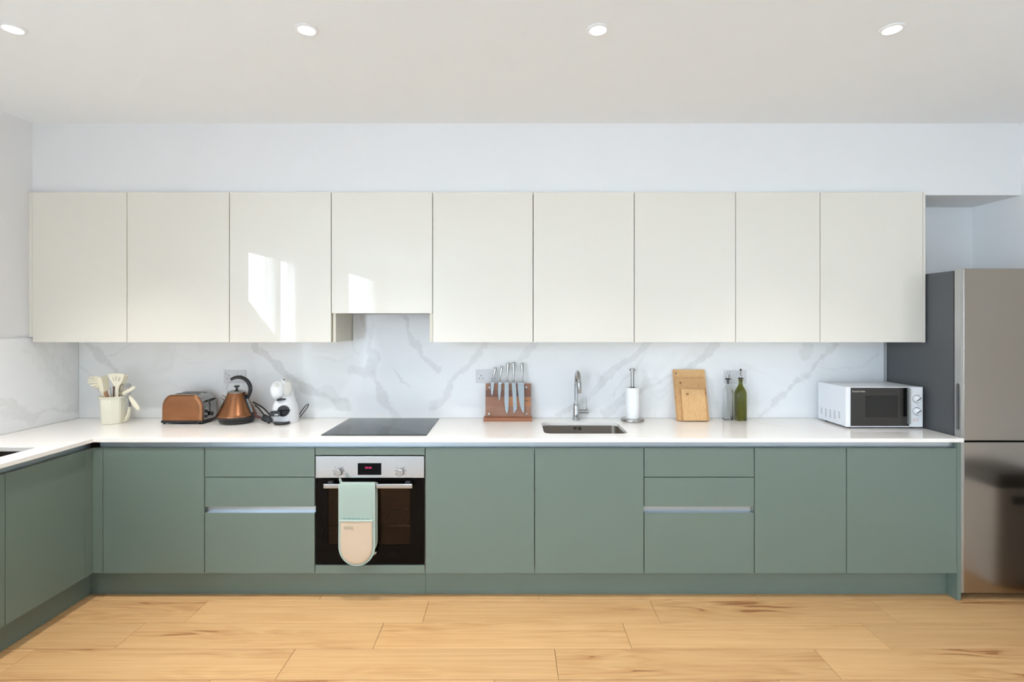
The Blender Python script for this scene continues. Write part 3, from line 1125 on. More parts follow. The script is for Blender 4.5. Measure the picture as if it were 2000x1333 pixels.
# pedal bin just outside the frame, mirrored in the freezer door
bn = thing('pedal_bin', 'pale grey rectangular bin with dark lid, mirrored in the freezer door', 'bin', (2.89, 2.58, 0.0))
def rr_ring(cx, cy, hx, hy, r, z):
    return [(p[0], p[1], z) for p in rrect(cx - hx, cx + hx, cy - hy, cy + hy, r, 6)]
MB().loft([rr_ring(2.895, 2.585, 0.098, 0.135, 0.035, 0.0005), rr_ring(2.895, 2.585, 0.104, 0.142, 0.035, 0.02),
           rr_ring(2.895, 2.585, 0.120, 0.168, 0.03, 0.575)]).build('body', M['bin_body'], bn)
MB().loft([rr_ring(2.895, 2.585, 0.127, 0.176, 0.03, 0.576), rr_ring(2.895, 2.585, 0.129, 0.178, 0.03, 0.60),
           rr_ring(2.895, 2.585, 0.126, 0.174, 0.035, 0.655), rr_ring(2.895, 2.585, 0.100, 0.150, 0.03, 0.672)]).build('lid', M['bin_lid'], bn)
MB().box(2.85, 2.94, 2.749, 2.762, 0.48, 0.53, 0.004).build('grip', M['bin_lid'], bn)

# ================================================================== OVEN
ov = thing('oven', 'built-in steel and black glass electric oven under the hob', 'oven', (dx(722.5), 3.1, dz(1103)))
OX0, OX1 = dx(616.6), dx(828.6)
Yo = YB - 0.002
cpz0, cpz1 = dz(934), dz(891.5)
cp = MB().box(OX0, OX1, Yo, Yo + 0.022, cpz0, cpz1, 0.002, 2).build('control_panel', M['steel'], ov)
disp = MB().box(dx(699), dx(745), Yo - 0.0012, Yo - 0.0001, dz(928), dz(905), 0.0004, 1).build('display', M['black_gloss'], ov)
text('clock_digits', '00:00', 0.0165, (dx(713.2), Yo - 0.0016, dz(915.8)), M['digits'], disp)
for px, name in ((662.3, 'knob'), (782.5, 'knob')):
    k = MB().lathe([(0, -0.024), (0.0175, -0.024), (0.0190, -0.0225), (0.0195, -0.004), (0.0225, -0.002), (0.0225, 0.0)],
                   (dx(px), Yo - 0.0002, dz(921.8)), 36, 'y').build('knob', M['satin_chrome'], ov)
    mk = MB()
    for a in range(-120, 121, 40):
        if a == 0:
            continue
        ca, sa = math.sin(R(a)), math.cos(R(a))
        x, z = dx(px) + 0.031 * ca, dz(921.8) + 0.031 * sa
        mk.box(x - 0.0018, x + 0.0018, Yo - 0.0005, Yo - 0.0001, z - 0.0018, z + 0.0018)
    mk.build('dial_marks', M['black_gap'], k)['kind'] = 'stuff'
dz0, dz1 = dz(1102), dz(936.2)
wx0, wx1, wz0, wz1 = dx(640), dx(801), dz(1066), dz(951)
dr = MB().holed([(OX0 + 0.001, dz0), (OX1 - 0.001, dz0), (OX1 - 0.001, dz1), (OX0 + 0.001, dz1)],
                [rrect(wx0, wx1, wz0, wz1, 0.006, 4)], 'y', Yo, Yo + 0.02).build('door', M['black_gloss'], ov)
MB().box(wx0 - 0.001, wx1 + 0.001, Yo + 0.003, Yo + 0.007, wz0 - 0.001, wz1 + 0.001).build('door_window', M['oven_glass'], dr)
cav = MB()
cx0, cx1, cz0, cz1, cy0, cy1 = OX0 + 0.012, OX1 - 0.012, dz0 + 0.02, dz1 - 0.01, Yo + 0.036, Yo + 0.42
cav.box(cx0, cx0 + 0.01, cy0, cy1, cz0, cz1)
cav.box(cx1 - 0.01, cx1, cy0, cy1, cz0, cz1)
cav.box(cx0, cx1, cy1, cy1 + 0.01, cz0, cz1)
cav.box(cx0 + 0.01, cx1 - 0.01, cy0, cy1, cz0, cz0 + 0.01)
cav.box(cx0 + 0.01, cx1 - 0.01, cy0, cy1, cz1 - 0.01, cz1)
cav.build('cavity', M['oven_cavity'], ov)
rk = MB()
for zz, yy in ((dz(1041), 2.96), (dz(1041), 3.22)):
    rk.cyl((cx0 + 0.014, yy, zz), (cx1 - 0.014, yy, zz), 0.0028, seg=8)
for i in range(15):
    xx = cx0 + 0.03 + i * (cx1 - cx0 - 0.06) / 14
    rk.cyl((xx, 2.96, zz), (xx, 3.22, zz), 0.0016, seg=6)
rk.build('wire_rack', M['chrome'], ov)
for xx in (cx0 + 0.0135, cx1 - 0.0135):
    rk = MB()
    for zz in (dz(1030), dz(1000), dz(970)):
        rk.cyl((xx, 2.93, zz), (xx, 3.24, zz), 0.0022, seg=6)
    for yy in (2.94, 3.23):
        rk.cyl((xx, yy, dz(1060)), (xx, yy, dz(960)), 0.0022, seg=6)
    rk.build('side_rail', M['chrome'], ov)
HY = 2.815
hz0, hz1 = PZ(955.3, HY), PZ(946.3, HY)
hh = MB().box(PX(630.8, HY), PX(805.3, HY), HY, HY + 0.016, hz0, hz1, 0.004, 3).build('handle', M['satin_chrome'], ov)
for px in (643, 795):
    x = PX(px, HY)
    MB().box(x - 0.014, x + 0.014, HY + 0.0165, Yo - 0.0002, hz0 + 0.006, hz1 + 0.008, 0.003).build('bracket', M['black'], hh)

# ------------------------------------------------------------------ double oven glove over the handle
gx = (PX(662, 2.80), PX(731, 2.80))
gxc = (gx[0] + gx[1]) / 2
gw = (gx[1] - gx[0]) / 2
gy = 2.803
gz1 = hz1 + 0.006
gz0 = PZ(1105, gy)
og = thing('oven_glove', 'mint and linen double oven glove hanging over the oven handle', 'oven glove', (gxc, 2.81, gz0))


def leaf(xc, w, z0, z1, y, thick, skew=0.0, n=10, dirn=-1):
    """padded cloth leaf with a round lower end: outline inset twice to puff it"""
    pts = []
    for k in range(21):
        a = math.pi + math.pi * k / 20
        pts.append((xc + w * math.cos(a), z0 + w * 1.05 + w * 1.05 * math.sin(a)))
    pts += [(xc + w, z0 + (z1 - z0) * t) for t in (0.45, 0.6, 0.75, 0.9, 1.0)]
    pts += [(xc - w, z0 + (z1 - z0) * t) for t in (1.0, 0.9, 0.75, 0.6, 0.45)]
    zc = (z0 + z1) / 2
    def ring(s, yy):
        out = []
        for p in pts:
            q = (xc + (p[0] - xc) * s, zc + (p[1] - zc) * (1 - (1 - s) * 0.45))
            out.append((q[0] + skew * (q[1] - z1), yy + 0.0014 * math.sin(q[1] * 95 + q[0] * 40), q[1]))
        return out
    m = MB()
    m.loft([ring(1.0, y + thick), ring(1.0, y), ring(0.985, y - 0.002), ring(0.93, y - 0.0042), ring(0.6, y - 0.006)])
    return m, pts


m, pts = leaf(gxc, gw, gz0, gz1, gy, 0.006)
lf = m.build('front_leaf', M['mint'], og, ang=60)
zc_ = (gz0 + gz1) / 2
edge = [(p[0], gy + 0.0005, p[1]) for p in pts[-1:] + pts[:-1]]
edge = [(gx[0], gy + 0.0005, gz1 - 0.004)] + [(gx[0], gy + 0.0005, gz0 + (gz1 - gz0) * t) for t in (0.9, 0.75, 0.6, 0.45)] + \
       [(p[0], gy + 0.0005, p[1]) for p in pts[:26]]
MB().tube(edge, 0.0042, 8).build('binding', M['mint_trim'], lf)
# linen pocket on the lower half
pz1 = PZ(1017.5, gy)
wi = gw - 0.010
pp = []
for k in range(21):
    a = math.pi + math.pi * k / 20
    pp.append((gxc + wi * math.cos(a), gz0 + gw * 1.05 + (gw * 1.05 - 0.010) * math.sin(a)))
pp += [(gxc + wi, pz1 - (pz1 - gz0 - gw) * (1 - t)) for t in (0.3, 0.6, 0.8, 1.0)]
pp += [(gxc - wi, pz1 - (pz1 - gz0 - gw) * (1 - t)) for t in (1.0, 0.8, 0.6, 0.3)]
def pring(s, yy):
    zc = (gz0 + pz1) / 2
    return [(gxc + (p[0] - gxc) * s, yy + 0.0012 * math.sin(p[1] * 150 + p[0] * 60) * (1.6 - s), zc + (p[1] - zc) * s) for p in pp]
pk = MB().loft([pring(1.0, gy - 0.002), pring(1.0, gy - 0.0085), pring(0.97, gy - 0.0105), pring(0.85, gy - 0.0115), pring(0.5, gy - 0.012)]) \
    .build('pocket', M['linen'], og, ang=60)
MB().tube([(gxc - gw + 0.005, gy - 0.0095, pz1 + 0.003), (gxc, gy - 0.0112, pz1 + 0.003), (gxc + gw - 0.005, gy - 0.0095, pz1 + 0.003)], 0.0048, 8) \
    .build('pocket_hem', M['mint_trim'], pk)
st = MB()
for k in range(6):
    xa = gxc - gw + 0.022 + k * 0.0245
    st.box(xa, xa + 0.019, gy - 0.0075, gy - 0.0066, pz1 + 0.0135 - 0.0006 * k, pz1 + 0.0152 - 0.0006 * k)
st.build('stitching', M['stitch'], lf)['kind'] = 'stuff'
pr = MB()            # small woven mark on the linen: too worn to read, a block of short bars
for k in range(5):
    xa = gxc - gw + 0.030 + k * 0.0108
    pr.box(xa, xa + 0.0082, gy - 0.0131, gy - 0.0126, pz1 - 0.040, pz1 - 0.0385)
    pr.box(xa, xa + 0.0018, gy - 0.0131, gy - 0.0126, pz1 - 0.040, pz1 - 0.026)
    pr.box(xa + 0.003, xa + 0.0075, gy - 0.0131, gy - 0.0126, pz1 - 0.028 - 0.004 * (k % 2), pz1 - 0.0262 - 0.004 * (k % 2))
pr.build('printed_mark', M['print_grey'], pk)['kind'] = 'stuff'
# cloth running over the bar and the rear leaf
rings = []
for yy, zz in ((gy - 0.003, gz1 - 0.02), (gy - 0.002, gz1 - 0.006), (gy + 0.004, gz1 + 0.0015), (gy + 0.018, gz1 + 0.003), (gy + 0.030, gz1 + 0.001),
               (gy + 0.0335, gz1 - 0.008), (gy + 0.0345, gz1 - 0.03)):
    rings.append((yy, zz))
inn = [(y + (0.006 if y < gy + 0.01 else -0.004), z - (0.0035 if z > gz1 - 0.002 else 0.0)) for y, z in rings]
def strip(x0, x1):
    s = MB()
    prof = rings + list(reversed(inn))
    prof = [(max(p[0], gy - 0.003), p[1]) for p in prof]
    s.prism(prof, 'x', x0, x1)
    return s
strip(gx[0] + 0.001, gx[1] - 0.001).build('fold', M['mint'], og, ang=60)
m, _ = leaf(gxc + 0.007, gw, gz0 + 0.022, gz1 - 0.006, gy + 0.035, 0.006)
m.build('rear_leaf', M['mint'], og, ang=60)
lp = [P(668, 950, 2.806), P(664, 941, 2.806), P(663, 936.5, 2.806), P(665, 936, 2.806), P(667, 941, 2.806), P(671, 944, 2.806)]
MB().tube(curve_pts(lp, 6), 0.0028, 8, flat=0.6).build('hanging_loop', M['mint_trim'], og)
lp = [P(728, 1083, 2.84), P(732, 1080.5, 2.837), P(734.5, 1079, 2.835), P(733, 1082, 2.835), P(729, 1085, 2.84)]
MB().tube(curve_pts(lp, 6), 0.0024, 8).build('hanging_loop', M['frame_white'], og)

# ================================================================== HOB
hb = thing('hob', 'black glass induction hob set flat on the white worktop', 'hob', (PX(741, 3.17), 3.17, WT + 0.0003))
hx0, hx1 = -1.0635, -0.4755
def hob_ring(d, z):
    return [(p[0], p[1], z) for p in rrect(hx0 + d, hx1 - d, 2.912 + d, 3.428 - d, 0.006, 4)]
MB().loft([hob_ring(0, WT + 0.0005), hob_ring(0, WT + 0.003), hob_ring(0.0012, WT + 0.0048), hob_ring(0.004, WT + 0.005)]).build('glass_plate', M['hob_glass'], hb)

# ================================================================== SOCKETS
def socket(pxc, pyc, lab):
    Ys = BW - 0.0122
    x, z = PX(pxc, Ys), PZ(pyc, Ys)
    t = thing('wall_socket', lab, 'socket', (x, Ys - 0.002, z), group='double sockets on the marble splashback')
    w, h = 0.0745, 0.0435
    MB().box(x - w, x + w, Ys - 0.0045, Ys - 0.0003, z - h, z + h, 0.002, 2).build('face_plate', M['plate'], t)
    for s in (-1, 1):
        xc = x + s * 0.040
        for ddx, ddz, hw, hh_ in ((0, 0.006, 0.0022, 0.0042), (-0.011, -0.013, 0.0033, 0.002), (0.011, -0.013, 0.0033, 0.002)):
            MB().box(xc + ddx - hw, xc + ddx + hw, Ys - 0.0050, Ys - 0.0044, z + ddz - hh_, z + ddz + hh_).build('pin_hole', M['black_gap'], t)
        xr = x + s * 0.062 if s < 0 else x + 0.015
        MB().box(xr - 0.005, xr + 0.005, Ys - 0.0085, Ys - 0.0044, z + 0.010, z + 0.028, 0.001).build('rocker_switch', M['plate'], t)
    return t


socket(459.7, 735.8, 'satin grey double wall socket behind the copper kettle')
socket(951.5, 735.6, 'satin grey double wall socket half behind the knife board')
socket(1435.5, 736.5, 'satin grey double wall socket behind the two oil bottles')

# ================================================================== TAP
ty = 3.392
tx = PX(1125.5, ty)
tap = thing('kitchen_tap', 'chrome pull-out kitchen tap with side lever behind the sink', 'tap', (tx, ty, WT))
MB().lathe([(0.0, 0.0003), (0.026, 0.0003), (0.026, 0.004), (0.0225, 0.006), (0.0205, 0.03), (0.0205, 0.085), (0.018, 0.100), (0.0135, 0.106), (0.0135, 0.112)],
           (tx, ty, WT), 32).build('body', M['chrome'], tap)
zs = WT + 0.108
top = [(tx, ty, zs), (tx, ty, zs + 0.06), (tx, ty - 0.001, zs + 0.12), (tx, ty - 0.008, zs + 0.155), (tx, ty - 0.030, zs + 0.192), (tx + 0.001, ty - 0.065, zs + 0.208),
       (tx + 0.002, ty - 0.10, zs + 0.196), (tx + 0.003, ty - 0.122, zs + 0.168), (tx + 0.003, ty - 0.128, zs + 0.15)]
MB().tube(curve_pts(top, 8), 0.0115, 18).build('spout', M['chrome'], tap)
n0 = Vector((tx + 0.003, ty - 0.128, zs + 0.152))
MB().lathe([(0.0, 0.0), (0.0118, 0.0), (0.0140, -0.006), (0.0140, -0.066), (0.0125, -0.070), (0.0, -0.070)], n0, 28).build('spray_head', M['satin_chrome'], tap)
zl = PZ(804.5, ty)
MB().lathe([(0.0, 0.0), (0.0155, 0.0), (0.0155, 0.062), (0.014, 0.066), (0.0, 0.067)], (tx + 0.012, ty, zl), 28, 'x').build('lever_barrel', M['chrome'], tap)
MB().tube([(PX(1146, ty), ty, zl + 0.012), (PX(1145.6, ty), ty, zl + 0.045), (PX(1145.6, ty), ty - 0.002, PZ(778, ty))], [0.0042, 0.004, 0.0036], 12).build('lever', M['chrome'], tap)

# ================================================================== KNIFE BOARD
kY = 3.40
kb = thing('knife_board', 'dark wooden knife board with clear guard, leaning by the splashback', 'knife block', (PX(992, 3.36), 3.37, WT))
bz0 = WT + 0.022
byt, byb = 3.412, 3.376          # top and bottom depth of the board front face
tilt = math.atan2(byt - byb, PZ(748.5, byt) - bz0)
bx0, bx1 = PX(948, 3.38), PX(1037, 3.38)
bh = PZ(748.5, byt) - bz0
BM = Matrix.Translation((0, byb, bz0)) @ Matrix.Rotation(-tilt, 4, 'X')     # board plane: local z up the slope, local -y outwards
rows = [(0.0, 0.31, [(0, 1, 'walnut_pale')]), (0.31, 0.605, [(0, 0.42, 'walnut'), (0.42, 0.74, 'walnut_orange'), (0.74, 1, 'walnut_orange')]),
        (0.605, 0.80, [(0, 0.55, 'walnut_dark'), (0.55, 1, 'walnut_dark')]), (0.80, 1.0, [(0, 1, 'walnut')])]
for a, b, segs in rows:
    for s0, s1, wm in segs:
        MB().box(bx0 + (bx1 - bx0) * s0 + 0.0002, bx0 + (bx1 - bx0) * s1 - 0.0002, 0, 0.018, bh * a + 0.0002, bh * b - 0.0002, 0.0006, 1).xf(BM).build('board_strip', M[wm], kb)
MB().prism([(3.333, WT + 0.0003), (3.425, WT + 0.0003), (3.425, bz0 - 0.0005), (3.338, bz0 - 0.0005), (3.333, bz0 - 0.006)], 'x', PX(944.5, 3.34), PX(1039.5, 3.34), 0.0015).build('foot', M['walnut'], kb)
MB().box(bx0 + 0.002, bx1 - 0.002, -0.026, -0.022, 0.003, bh - 0.002, 0.0008, 1).xf(BM).build('guard', M['acrylic'], kb)
for px, py in ((956, 757.5), (1028, 757.5), (956, 808.5), (1028, 808.5)):
    xx = PX(px, 3.38)
    zz = (PZ(py, 3.385) - bz0)
    MB().lathe([(0.0, -0.030), (0.006, -0.030), (0.0075, -0.028), (0.0075, -0.0262), (0.0045, -0.0260), (0.0045, 0.0)], (xx, 0, zz), 20, 'y').xf(BM).build('stand_off', M['satin_chrome'], kb)

KN = [  # handle top, bolster, blade half width px, edge side, tip; label
    ((967.5, 719), (962.3, 747.5), (958.7, 965.2), (960.8, 776), 0.0062, 'smallest knife, leftmost on the wooden knife board'),
    ((980.0, 717.5), (976.0, 747.5), (973.0, 979.8), (975.2, 785.5), 0.0062, 'slim short knife, second from left on the knife board'),
    ((992.5, 710.5), (990.0, 747.5), (985.3, 993.8), (990.2, 811), 0.0075, 'long carving knife in the middle of the knife board'),
    ((1003.5, 709.5), (1003.0, 748), (999.0, 1007.6), (1002.8, 808.5), 0.0075, 'long bread knife with blunt end, fourth from left'),
    ((1020.0, 710.5), (1020.0, 748.2), (1011.0, 1024.0), (1021.5, 808), 0.0075, 'broad chef knife, rightmost on the wooden knife board'),
]
for i, (ht, bo, bl, tip, hr, lab) in enumerate(KN):
    Yk = 3.385
    def kp(px, py):
        return PX(px, Yk), (PZ(py, Yk) - bz0) / math.cos(tilt)
    xb, zb = kp(*bo)
    xt, zt = kp(*ht)
    x0, _ = kp(bl[0], bo[1])
    x1, _ = kp(bl[1], bo[1])
    xp, zp = kp(*tip)
    t = thing('kitchen_knife', lab, 'knife', (xb, byb - 0.012, bz0 + zb), group='steel knives on the knife board')
    yk = -0.0125
    H = zb - zp
    if i == 3:
        outl = [(x0, zb), (x0 + 0.008, zb - H * 0.55), (x0 + 0.0125, zp + 0.016), (xp, zp), (xp + 0.007, zp + 0.008), (x1 + 0.006, zp + 0.03), (x1 + 0.005, zb - H * 0.5), (x1, zb)]
    elif i == 4:
        outl = [(x0, zb), (x0 + 0.002, zb - H * 0.25), (x0 + 0.010, zb - H * 0.58), (x0 + 0.021, zb - H * 0.85), (xp, zp), (x1 - 0.001, zp + 0.012), (x1, zb - H * 0.6), (x1, zb)]
    elif i == 2:
        outl = [(x0, zb), (x0, zb - H * 0.6), (x0 + 0.005, zb - H * 0.85), (xp, zp), (x1 - 0.003, zb - H * 0.82), (x1 - 0.001, zb - H * 0.6), (x1, zb)]
    else:
        outl = [(x0, zb), (x0 - 0.001, zb - H * 0.5), (x0 + 0.003, zb - H * 0.85), (xp, zp), (x1 - 0.008, zb - H * 0.75), (x1 - 0.003, zb - H * 0.35), (x1, zb)]
    MB().prism([(p[0], p[1]) for p in outl], 'y', yk - 0.0013, yk + 0.0013, 0.0006, 1).xf(BM).build('blade', M['blade'], t)
    L = zt - zb
    sgn = 1
    ctrl = [(xb, yk, zb - 0.002), (xb + (xt - xb) * 0.15, yk, zb + L * 0.18), (xb + (xt - xb) * 0.45 + 0.001, yk, zb + L * 0.5), (xb + (xt - xb) * 0.95, yk - 0.002, zb + L * 0.82),
            (xt - 0.003, yk - 0.003, zt)]
    cp_ = curve_pts(ctrl, 5)
    n = len(cp_)
    rad = []
    for k in range(n):
        u = k / (n - 1)
        rad.append(hr * (1.15 - 0.35 * math.sin(math.pi * min(1, u * 1.6)) + 0.35 * max(0, u - 0.45) * 1.8))
    rad[0] = hr * 1.25
    rad[-1] *= 0.55
    MB().tube(cp_, rad, 14, flat=0.75).xf(BM).build('handle', M['satin_chrome'], t)

# ================================================================== PAPER TOWEL
py_ = 3.352
pxx = PX(1235.2, py_)
ph = thing('paper_towel_holder', 'upright steel paper towel holder with round base right of the tap', 'towel holder', (pxx, py_, WT))
MB().lathe([(0.0, 0.0003), (0.073, 0.0003), (0.074, 0.002), (0.074, 0.014), (0.071, 0.018), (0.0, 0.019)], (pxx, py_, WT), 48).build('base', M['satin_chrome'], ph)
zt_ = PZ(724.5, py_)
MB().cyl((pxx, py_, WT + 0.018), (pxx, py_, zt_), 0.0112, seg=24).build('pole', M['satin_chrome'], ph)
MB().lathe([(0.0, 0.0), (0.016, 0.0), (0.0195, 0.003), (0.0195, 0.012), (0.017, 0.0145), (0.0, 0.015)], (pxx, py_, zt_ - 0.001), 32).build('finial', M['satin_chrome'], ph)
zr = PZ(757.5, py_)
pr_ = thing('paper_towel_roll', 'slim white paper towel roll on the steel upright holder', 'paper towel', (pxx, py_, WT + 0.0195))
rl = MB()
rr0, rr1 = 0.041, 0.0165
rl.lathe([(rr1, 0.0), (rr0, 0.0), (rr0 + 0.0005, 0.004), (rr0 + 0.0005, zr - WT - 0.024), (rr0, zr - WT - 0.0195), (rr1 + 0.002, zr - WT - 0.0195)], (pxx, py_, WT + 0.0195), 44)
rl.build('sheets', M['paper'], pr_)
MB().lathe([(0.0118, 0.0), (0.0185, 0.0), (0.0185, 0.0035), (0.0118, 0.0035)], (pxx, py_, zr), 28).build('core', M['black'], pr_)

# ================================================================== CHOPPING BOARDS
cb_y0 = 3.350
ch = PZ(722.4, 3.44) - WT
lean = math.atan2(0.085, ch)
CM = Matrix.Translation((0, cb_y0, WT + 0.0006)) @ Matrix.Rotation(-lean, 4, 'X')
x_l, x_r = PX(1321.4, 3.36) + 0.001, PX(1383.5, 3.36)
boards = [('large bamboo chopping board at the back of the leaning stack', 'bamboo', x_l - 0.002, x_r + 0.003, 0.0, PZ(722.4, 3.44), (1322.6, 730.6)),
          ('middle bamboo chopping board, second of the leaning stack', 'bamboo_warm', x_l + 0.002, x_r - 0.002, 0.0, PZ(739.8, 3.42), (1328.6, 749.6)),
          ('smallest bamboo chopping board at the front of the leaning stack', 'bamboo', PX(1331.5, 3.36), PX(1377.5, 3.36), 0.0, PZ(761.5, 3.40), (1338.8, 771))]
th_ = 0.0115
for i, (lab, mt, x0, x1, z0, ztop, hole) in enumerate(boards):
    hgt = (ztop - WT) / math.cos(lean)
    yo = -i * (th_ + 0.0006)
    Yh = cb_y0 + 0.05
    hc = (PX(hole[0], Yh), (PZ(hole[1], Yh) - WT) / math.cos(lean))
    t = thing('chopping_board', lab, 'chopping board', ((x0 + x1) / 2, cb_y0, WT), group='bamboo chopping boards leaning on the splashback')
    circ = [(hc[0] + 0.0082 * math.cos(2 * math.pi * k / 18), hc[1] + 0.0082 * math.sin(2 * math.pi * k / 18)) for k in range(18)]
    yb = yo + 0.006 * i
    MM = Matrix.Translation((0, cb_y0 - 0.002 * i, WT + 0.0006)) @ Matrix.Rotation(-lean, 4, 'X')
    MB().holed(rrect(x0, x1, 0.0, hgt, 0.005, 4), [circ], 'y', yo, yo + th_).xf(MM).build('board', M[mt], t)

# ================================================================== OIL BOTTLES
def bottle(name, lab, xc, yc, w, zsh, zneck, m, tip, rz=0.0):
    t = thing(name, lab, 'bottle', (xc, yc, WT + 0.0004), rz)
    h = w / 2
    hs, hn = zsh - WT, zneck - WT
    def sq(hw, r, z):
        return [(p[0], p[1], z) for p in rrect(-hw, hw, -hw, hw, r, 5)]
    b = MB()
    out = [sq(h - 0.004, 0.006, 0.0), sq(h, 0.008, 0.004), sq(h, 0.008, hs - 0.02), sq(h * 0.97, 0.012, hs - 0.006), sq(h * 0.80, 0.018, hs + 0.012),
           sq(h * 0.55, h * 0.54, hs + 0.028), sq(0.0125, 0.0124, hs + 0.042), sq(0.0118, 0.0117, hn - 0.016), sq(0.0150, 0.0149, hn - 0.014), sq(0.0150, 0.0149, hn - 0.002), sq(0.0105, 0.0104, hn)]
    inn_ = [sq(0.0088, 0.0087, hn), sq(0.0088, 0.0087, hs + 0.042), sq(h * 0.5, h * 0.49, hs + 0.026), sq(h * 0.76, 0.016, hs + 0.010), sq(h - 0.004, 0.007, hs - 0.02), sq(h - 0.004, 0.007, 0.010), sq(h - 0.01, 0.006, 0.007)]
    b.loft(out + inn_)
    b.build('bottle_glass', m, t, local=True, ang=50)
    s = MB()
    s.lathe([(0.0, -0.028), (0.0078, -0.028), (0.0080, 0.0006), (0.0165, 0.0008), (0.0165, 0.006), (0.010, 0.010), (0.0, 0.010)], (0, 0, hn), 24).build('stopper', M['black'], t, local=True)
    p = MB()
    p.tube(curve_pts([(0, 0, hn + 0.009), (0.001, 0, hn + 0.026), (tip[0] * 0.6, tip[1] * 0.6, hn + 0.042), (tip[0], tip[1], hn + 0.056)], 6), [0.0052] * 8 + [0.0046] * 6 + [0.0040] * 5, 14)
    p.build('pourer', M['satin_chrome'], t, local=True)
    return t


bottle('oil_bottle', 'clear glass oil bottle with steel pourer, left of the green one', 1.398, 3.394, 0.054, PZ(762, 3.38), PZ(742.5, 3.38), M['clear_glass'], (0.006, -0.004))
g = bottle('oil_bottle', 'green glass oil bottle with black tipped pourer by the socket', 1.471, 3.372, 0.060, PZ(764, 3.35), PZ(741.5, 3.35), M['green_glass'], (-0.003, -0.010))
hn = PZ(741.5, 3.35) - WT
MB().lathe([(0.0, 0.0), (0.0058, 0.001), (0.0066, 0.006), (0.005, 0.0115), (0.0, 0.0125)], (-0.003, -0.010, hn + 0.054), 18).build('pourer_cap', M['black'], g, local=True)

# ================================================================== MICROWAVE
mx0, mx1 = 1.978, 2.434
mY0, mY1 = 3.102, 3.392
mz0, mz1 = PZ(834.8, mY0), PZ(756.4, mY0)
mw = thing('microwave', 'white microwave oven with dark door and two dials by the fridge', 'microwave', ((mx0 + mx1) / 2, 3.25, WT))
MB().box(mx0 + 0.004, mx1 - 0.003, mY0 + 0.012, mY1, mz0 + 0.001, mz1 - 0.001, 0.003, 2).build('casing', M['white_enamel'], mw)
fsplit = PX(1775.5, mY0)
fp = MB().box(mx0, fsplit - 0.0006, mY0, mY0 + 0.0115, mz0, mz1, 0.003, 2).build('door', M['white_plastic'], mw)
gx0, gx1, gz0_, gz1_ = PX(1661, mY0), fsplit - 0.0012, PZ(832.6, mY0), PZ(757.8, mY0)
dg = MB().box(gx0, gx1, mY0 - 0.0022, mY0 - 0.0002, gz0_, gz1_, 0.0008, 1).build('door_glass', mat('microwave_glass', (46, 43, 39), 0.08, var=0.05), fp)
MB().box(PX(1690, mY0), PX(1753, mY0), mY0 - 0.0027, mY0 - 0.0023, PZ(816, mY0), PZ(773, mY0), 0.0, 1).build('viewing_mesh', mat('door_mesh', (20, 19, 16), 0.12, var=0.1, scale=300), dg)
text('brand_lettering', 'Russell Hobbs', 0.0135, (PX(1664.2, mY0), mY0 - 0.0026, PZ(766.3, mY0)), M['letter'], dg)
hxa, hxb = PX(1763.6, mY0), PX(1771.2, mY0)
MB().box(hxb, fsplit - 0.0035, mY0 - 0.020, mY0 - 0.0023, PZ(828, mY0), gz1_ - 0.001, 0.0015).build('door_handle', M['silver_plastic'], fp)
MB().box(hxa, hxb, mY0 - 0.0032, mY0 - 0.0023, PZ(814, mY0), gz1_ - 0.001, 0.0002, 1).build('handle_recess', M['black_gloss'], fp)
cpn = MB().box(fsplit + 0.0006, mx1, mY0, mY0 + 0.0115, mz0, mz1, 0.003, 2).build('control_panel', M['white_plastic'], mw)
for py in (779.8, 803.8):
    xk, zk = PX(1790.0, mY0), PZ(py, mY0)
    kn = MB().lathe([(0.0, -0.020), (0.0150, -0.020), (0.0175, -0.018), (0.0195, -0.004), (0.0215, -0.002), (0.0215, -0.0002)], (xk, mY0 - 0.0002, zk), 36, 'y').build('dial', M['white_plastic'], cpn)
    MB().lathe([(0.0210, -0.0026), (0.0235, -0.0026), (0.0235, -0.0003), (0.0210, -0.0003)], (xk, mY0, zk), 36, 'y').build('dial_ring', M['satin_chrome'], kn)
    MB().box(-0.0028, 0.0028, -0.0215, -0.0200, -0.0165, 0.0165, 0.0012).xf(Matrix.Translation((xk, mY0, zk)) @ Matrix.Rotation(R(55), 4, 'Y')).build('dial_grip', M['satin_chrome'], kn)
mk = MB()
xk = PX(1790.0, mY0)
for zk in (PZ(779.8, mY0), PZ(803.8, mY0)):
    for a in range(-140, 141, 28):
        x, z = xk + 0.0285 * math.sin(R(a)), zk + 0.0285 * math.cos(R(a))
        mk.box(x - 0.001, x + 0.001, mY0 - 0.0005, mY0 - 0.0001, z - 0.001, z + 0.001)
for xa, xb in ((1778, 1784), (1792, 1799)):
    mk.box(PX(xa, mY0), PX(xb, mY0), mY0 - 0.0005, mY0 - 0.0001, PZ(792.4, mY0), PZ(791.8, mY0))
for xa, xb, ya in ((1778.5, 1783, 766.5), (1778.5, 1781.5, 770.5)):
    mk.box(PX(xa, mY0), PX(xb, mY0), mY0 - 0.0005, mY0 - 0.0001, PZ(ya + 0.8, mY0), PZ(ya, mY0))
mk.build('panel_marks', M['grey_plastic'], cpn)['kind'] = 'stuff'
mk = MB()
for k in range(4):
    mk.box(PX(1783 + 3 * k, mY0), PX(1784.4 + 3 * k, mY0), mY0 - 0.0005, mY0 - 0.0001, PZ(824, mY0), PZ(818, mY0))
mk.build('panel_print', mat('faded_red_print', (226, 196, 192), 0.8), cpn)
vs = MB()
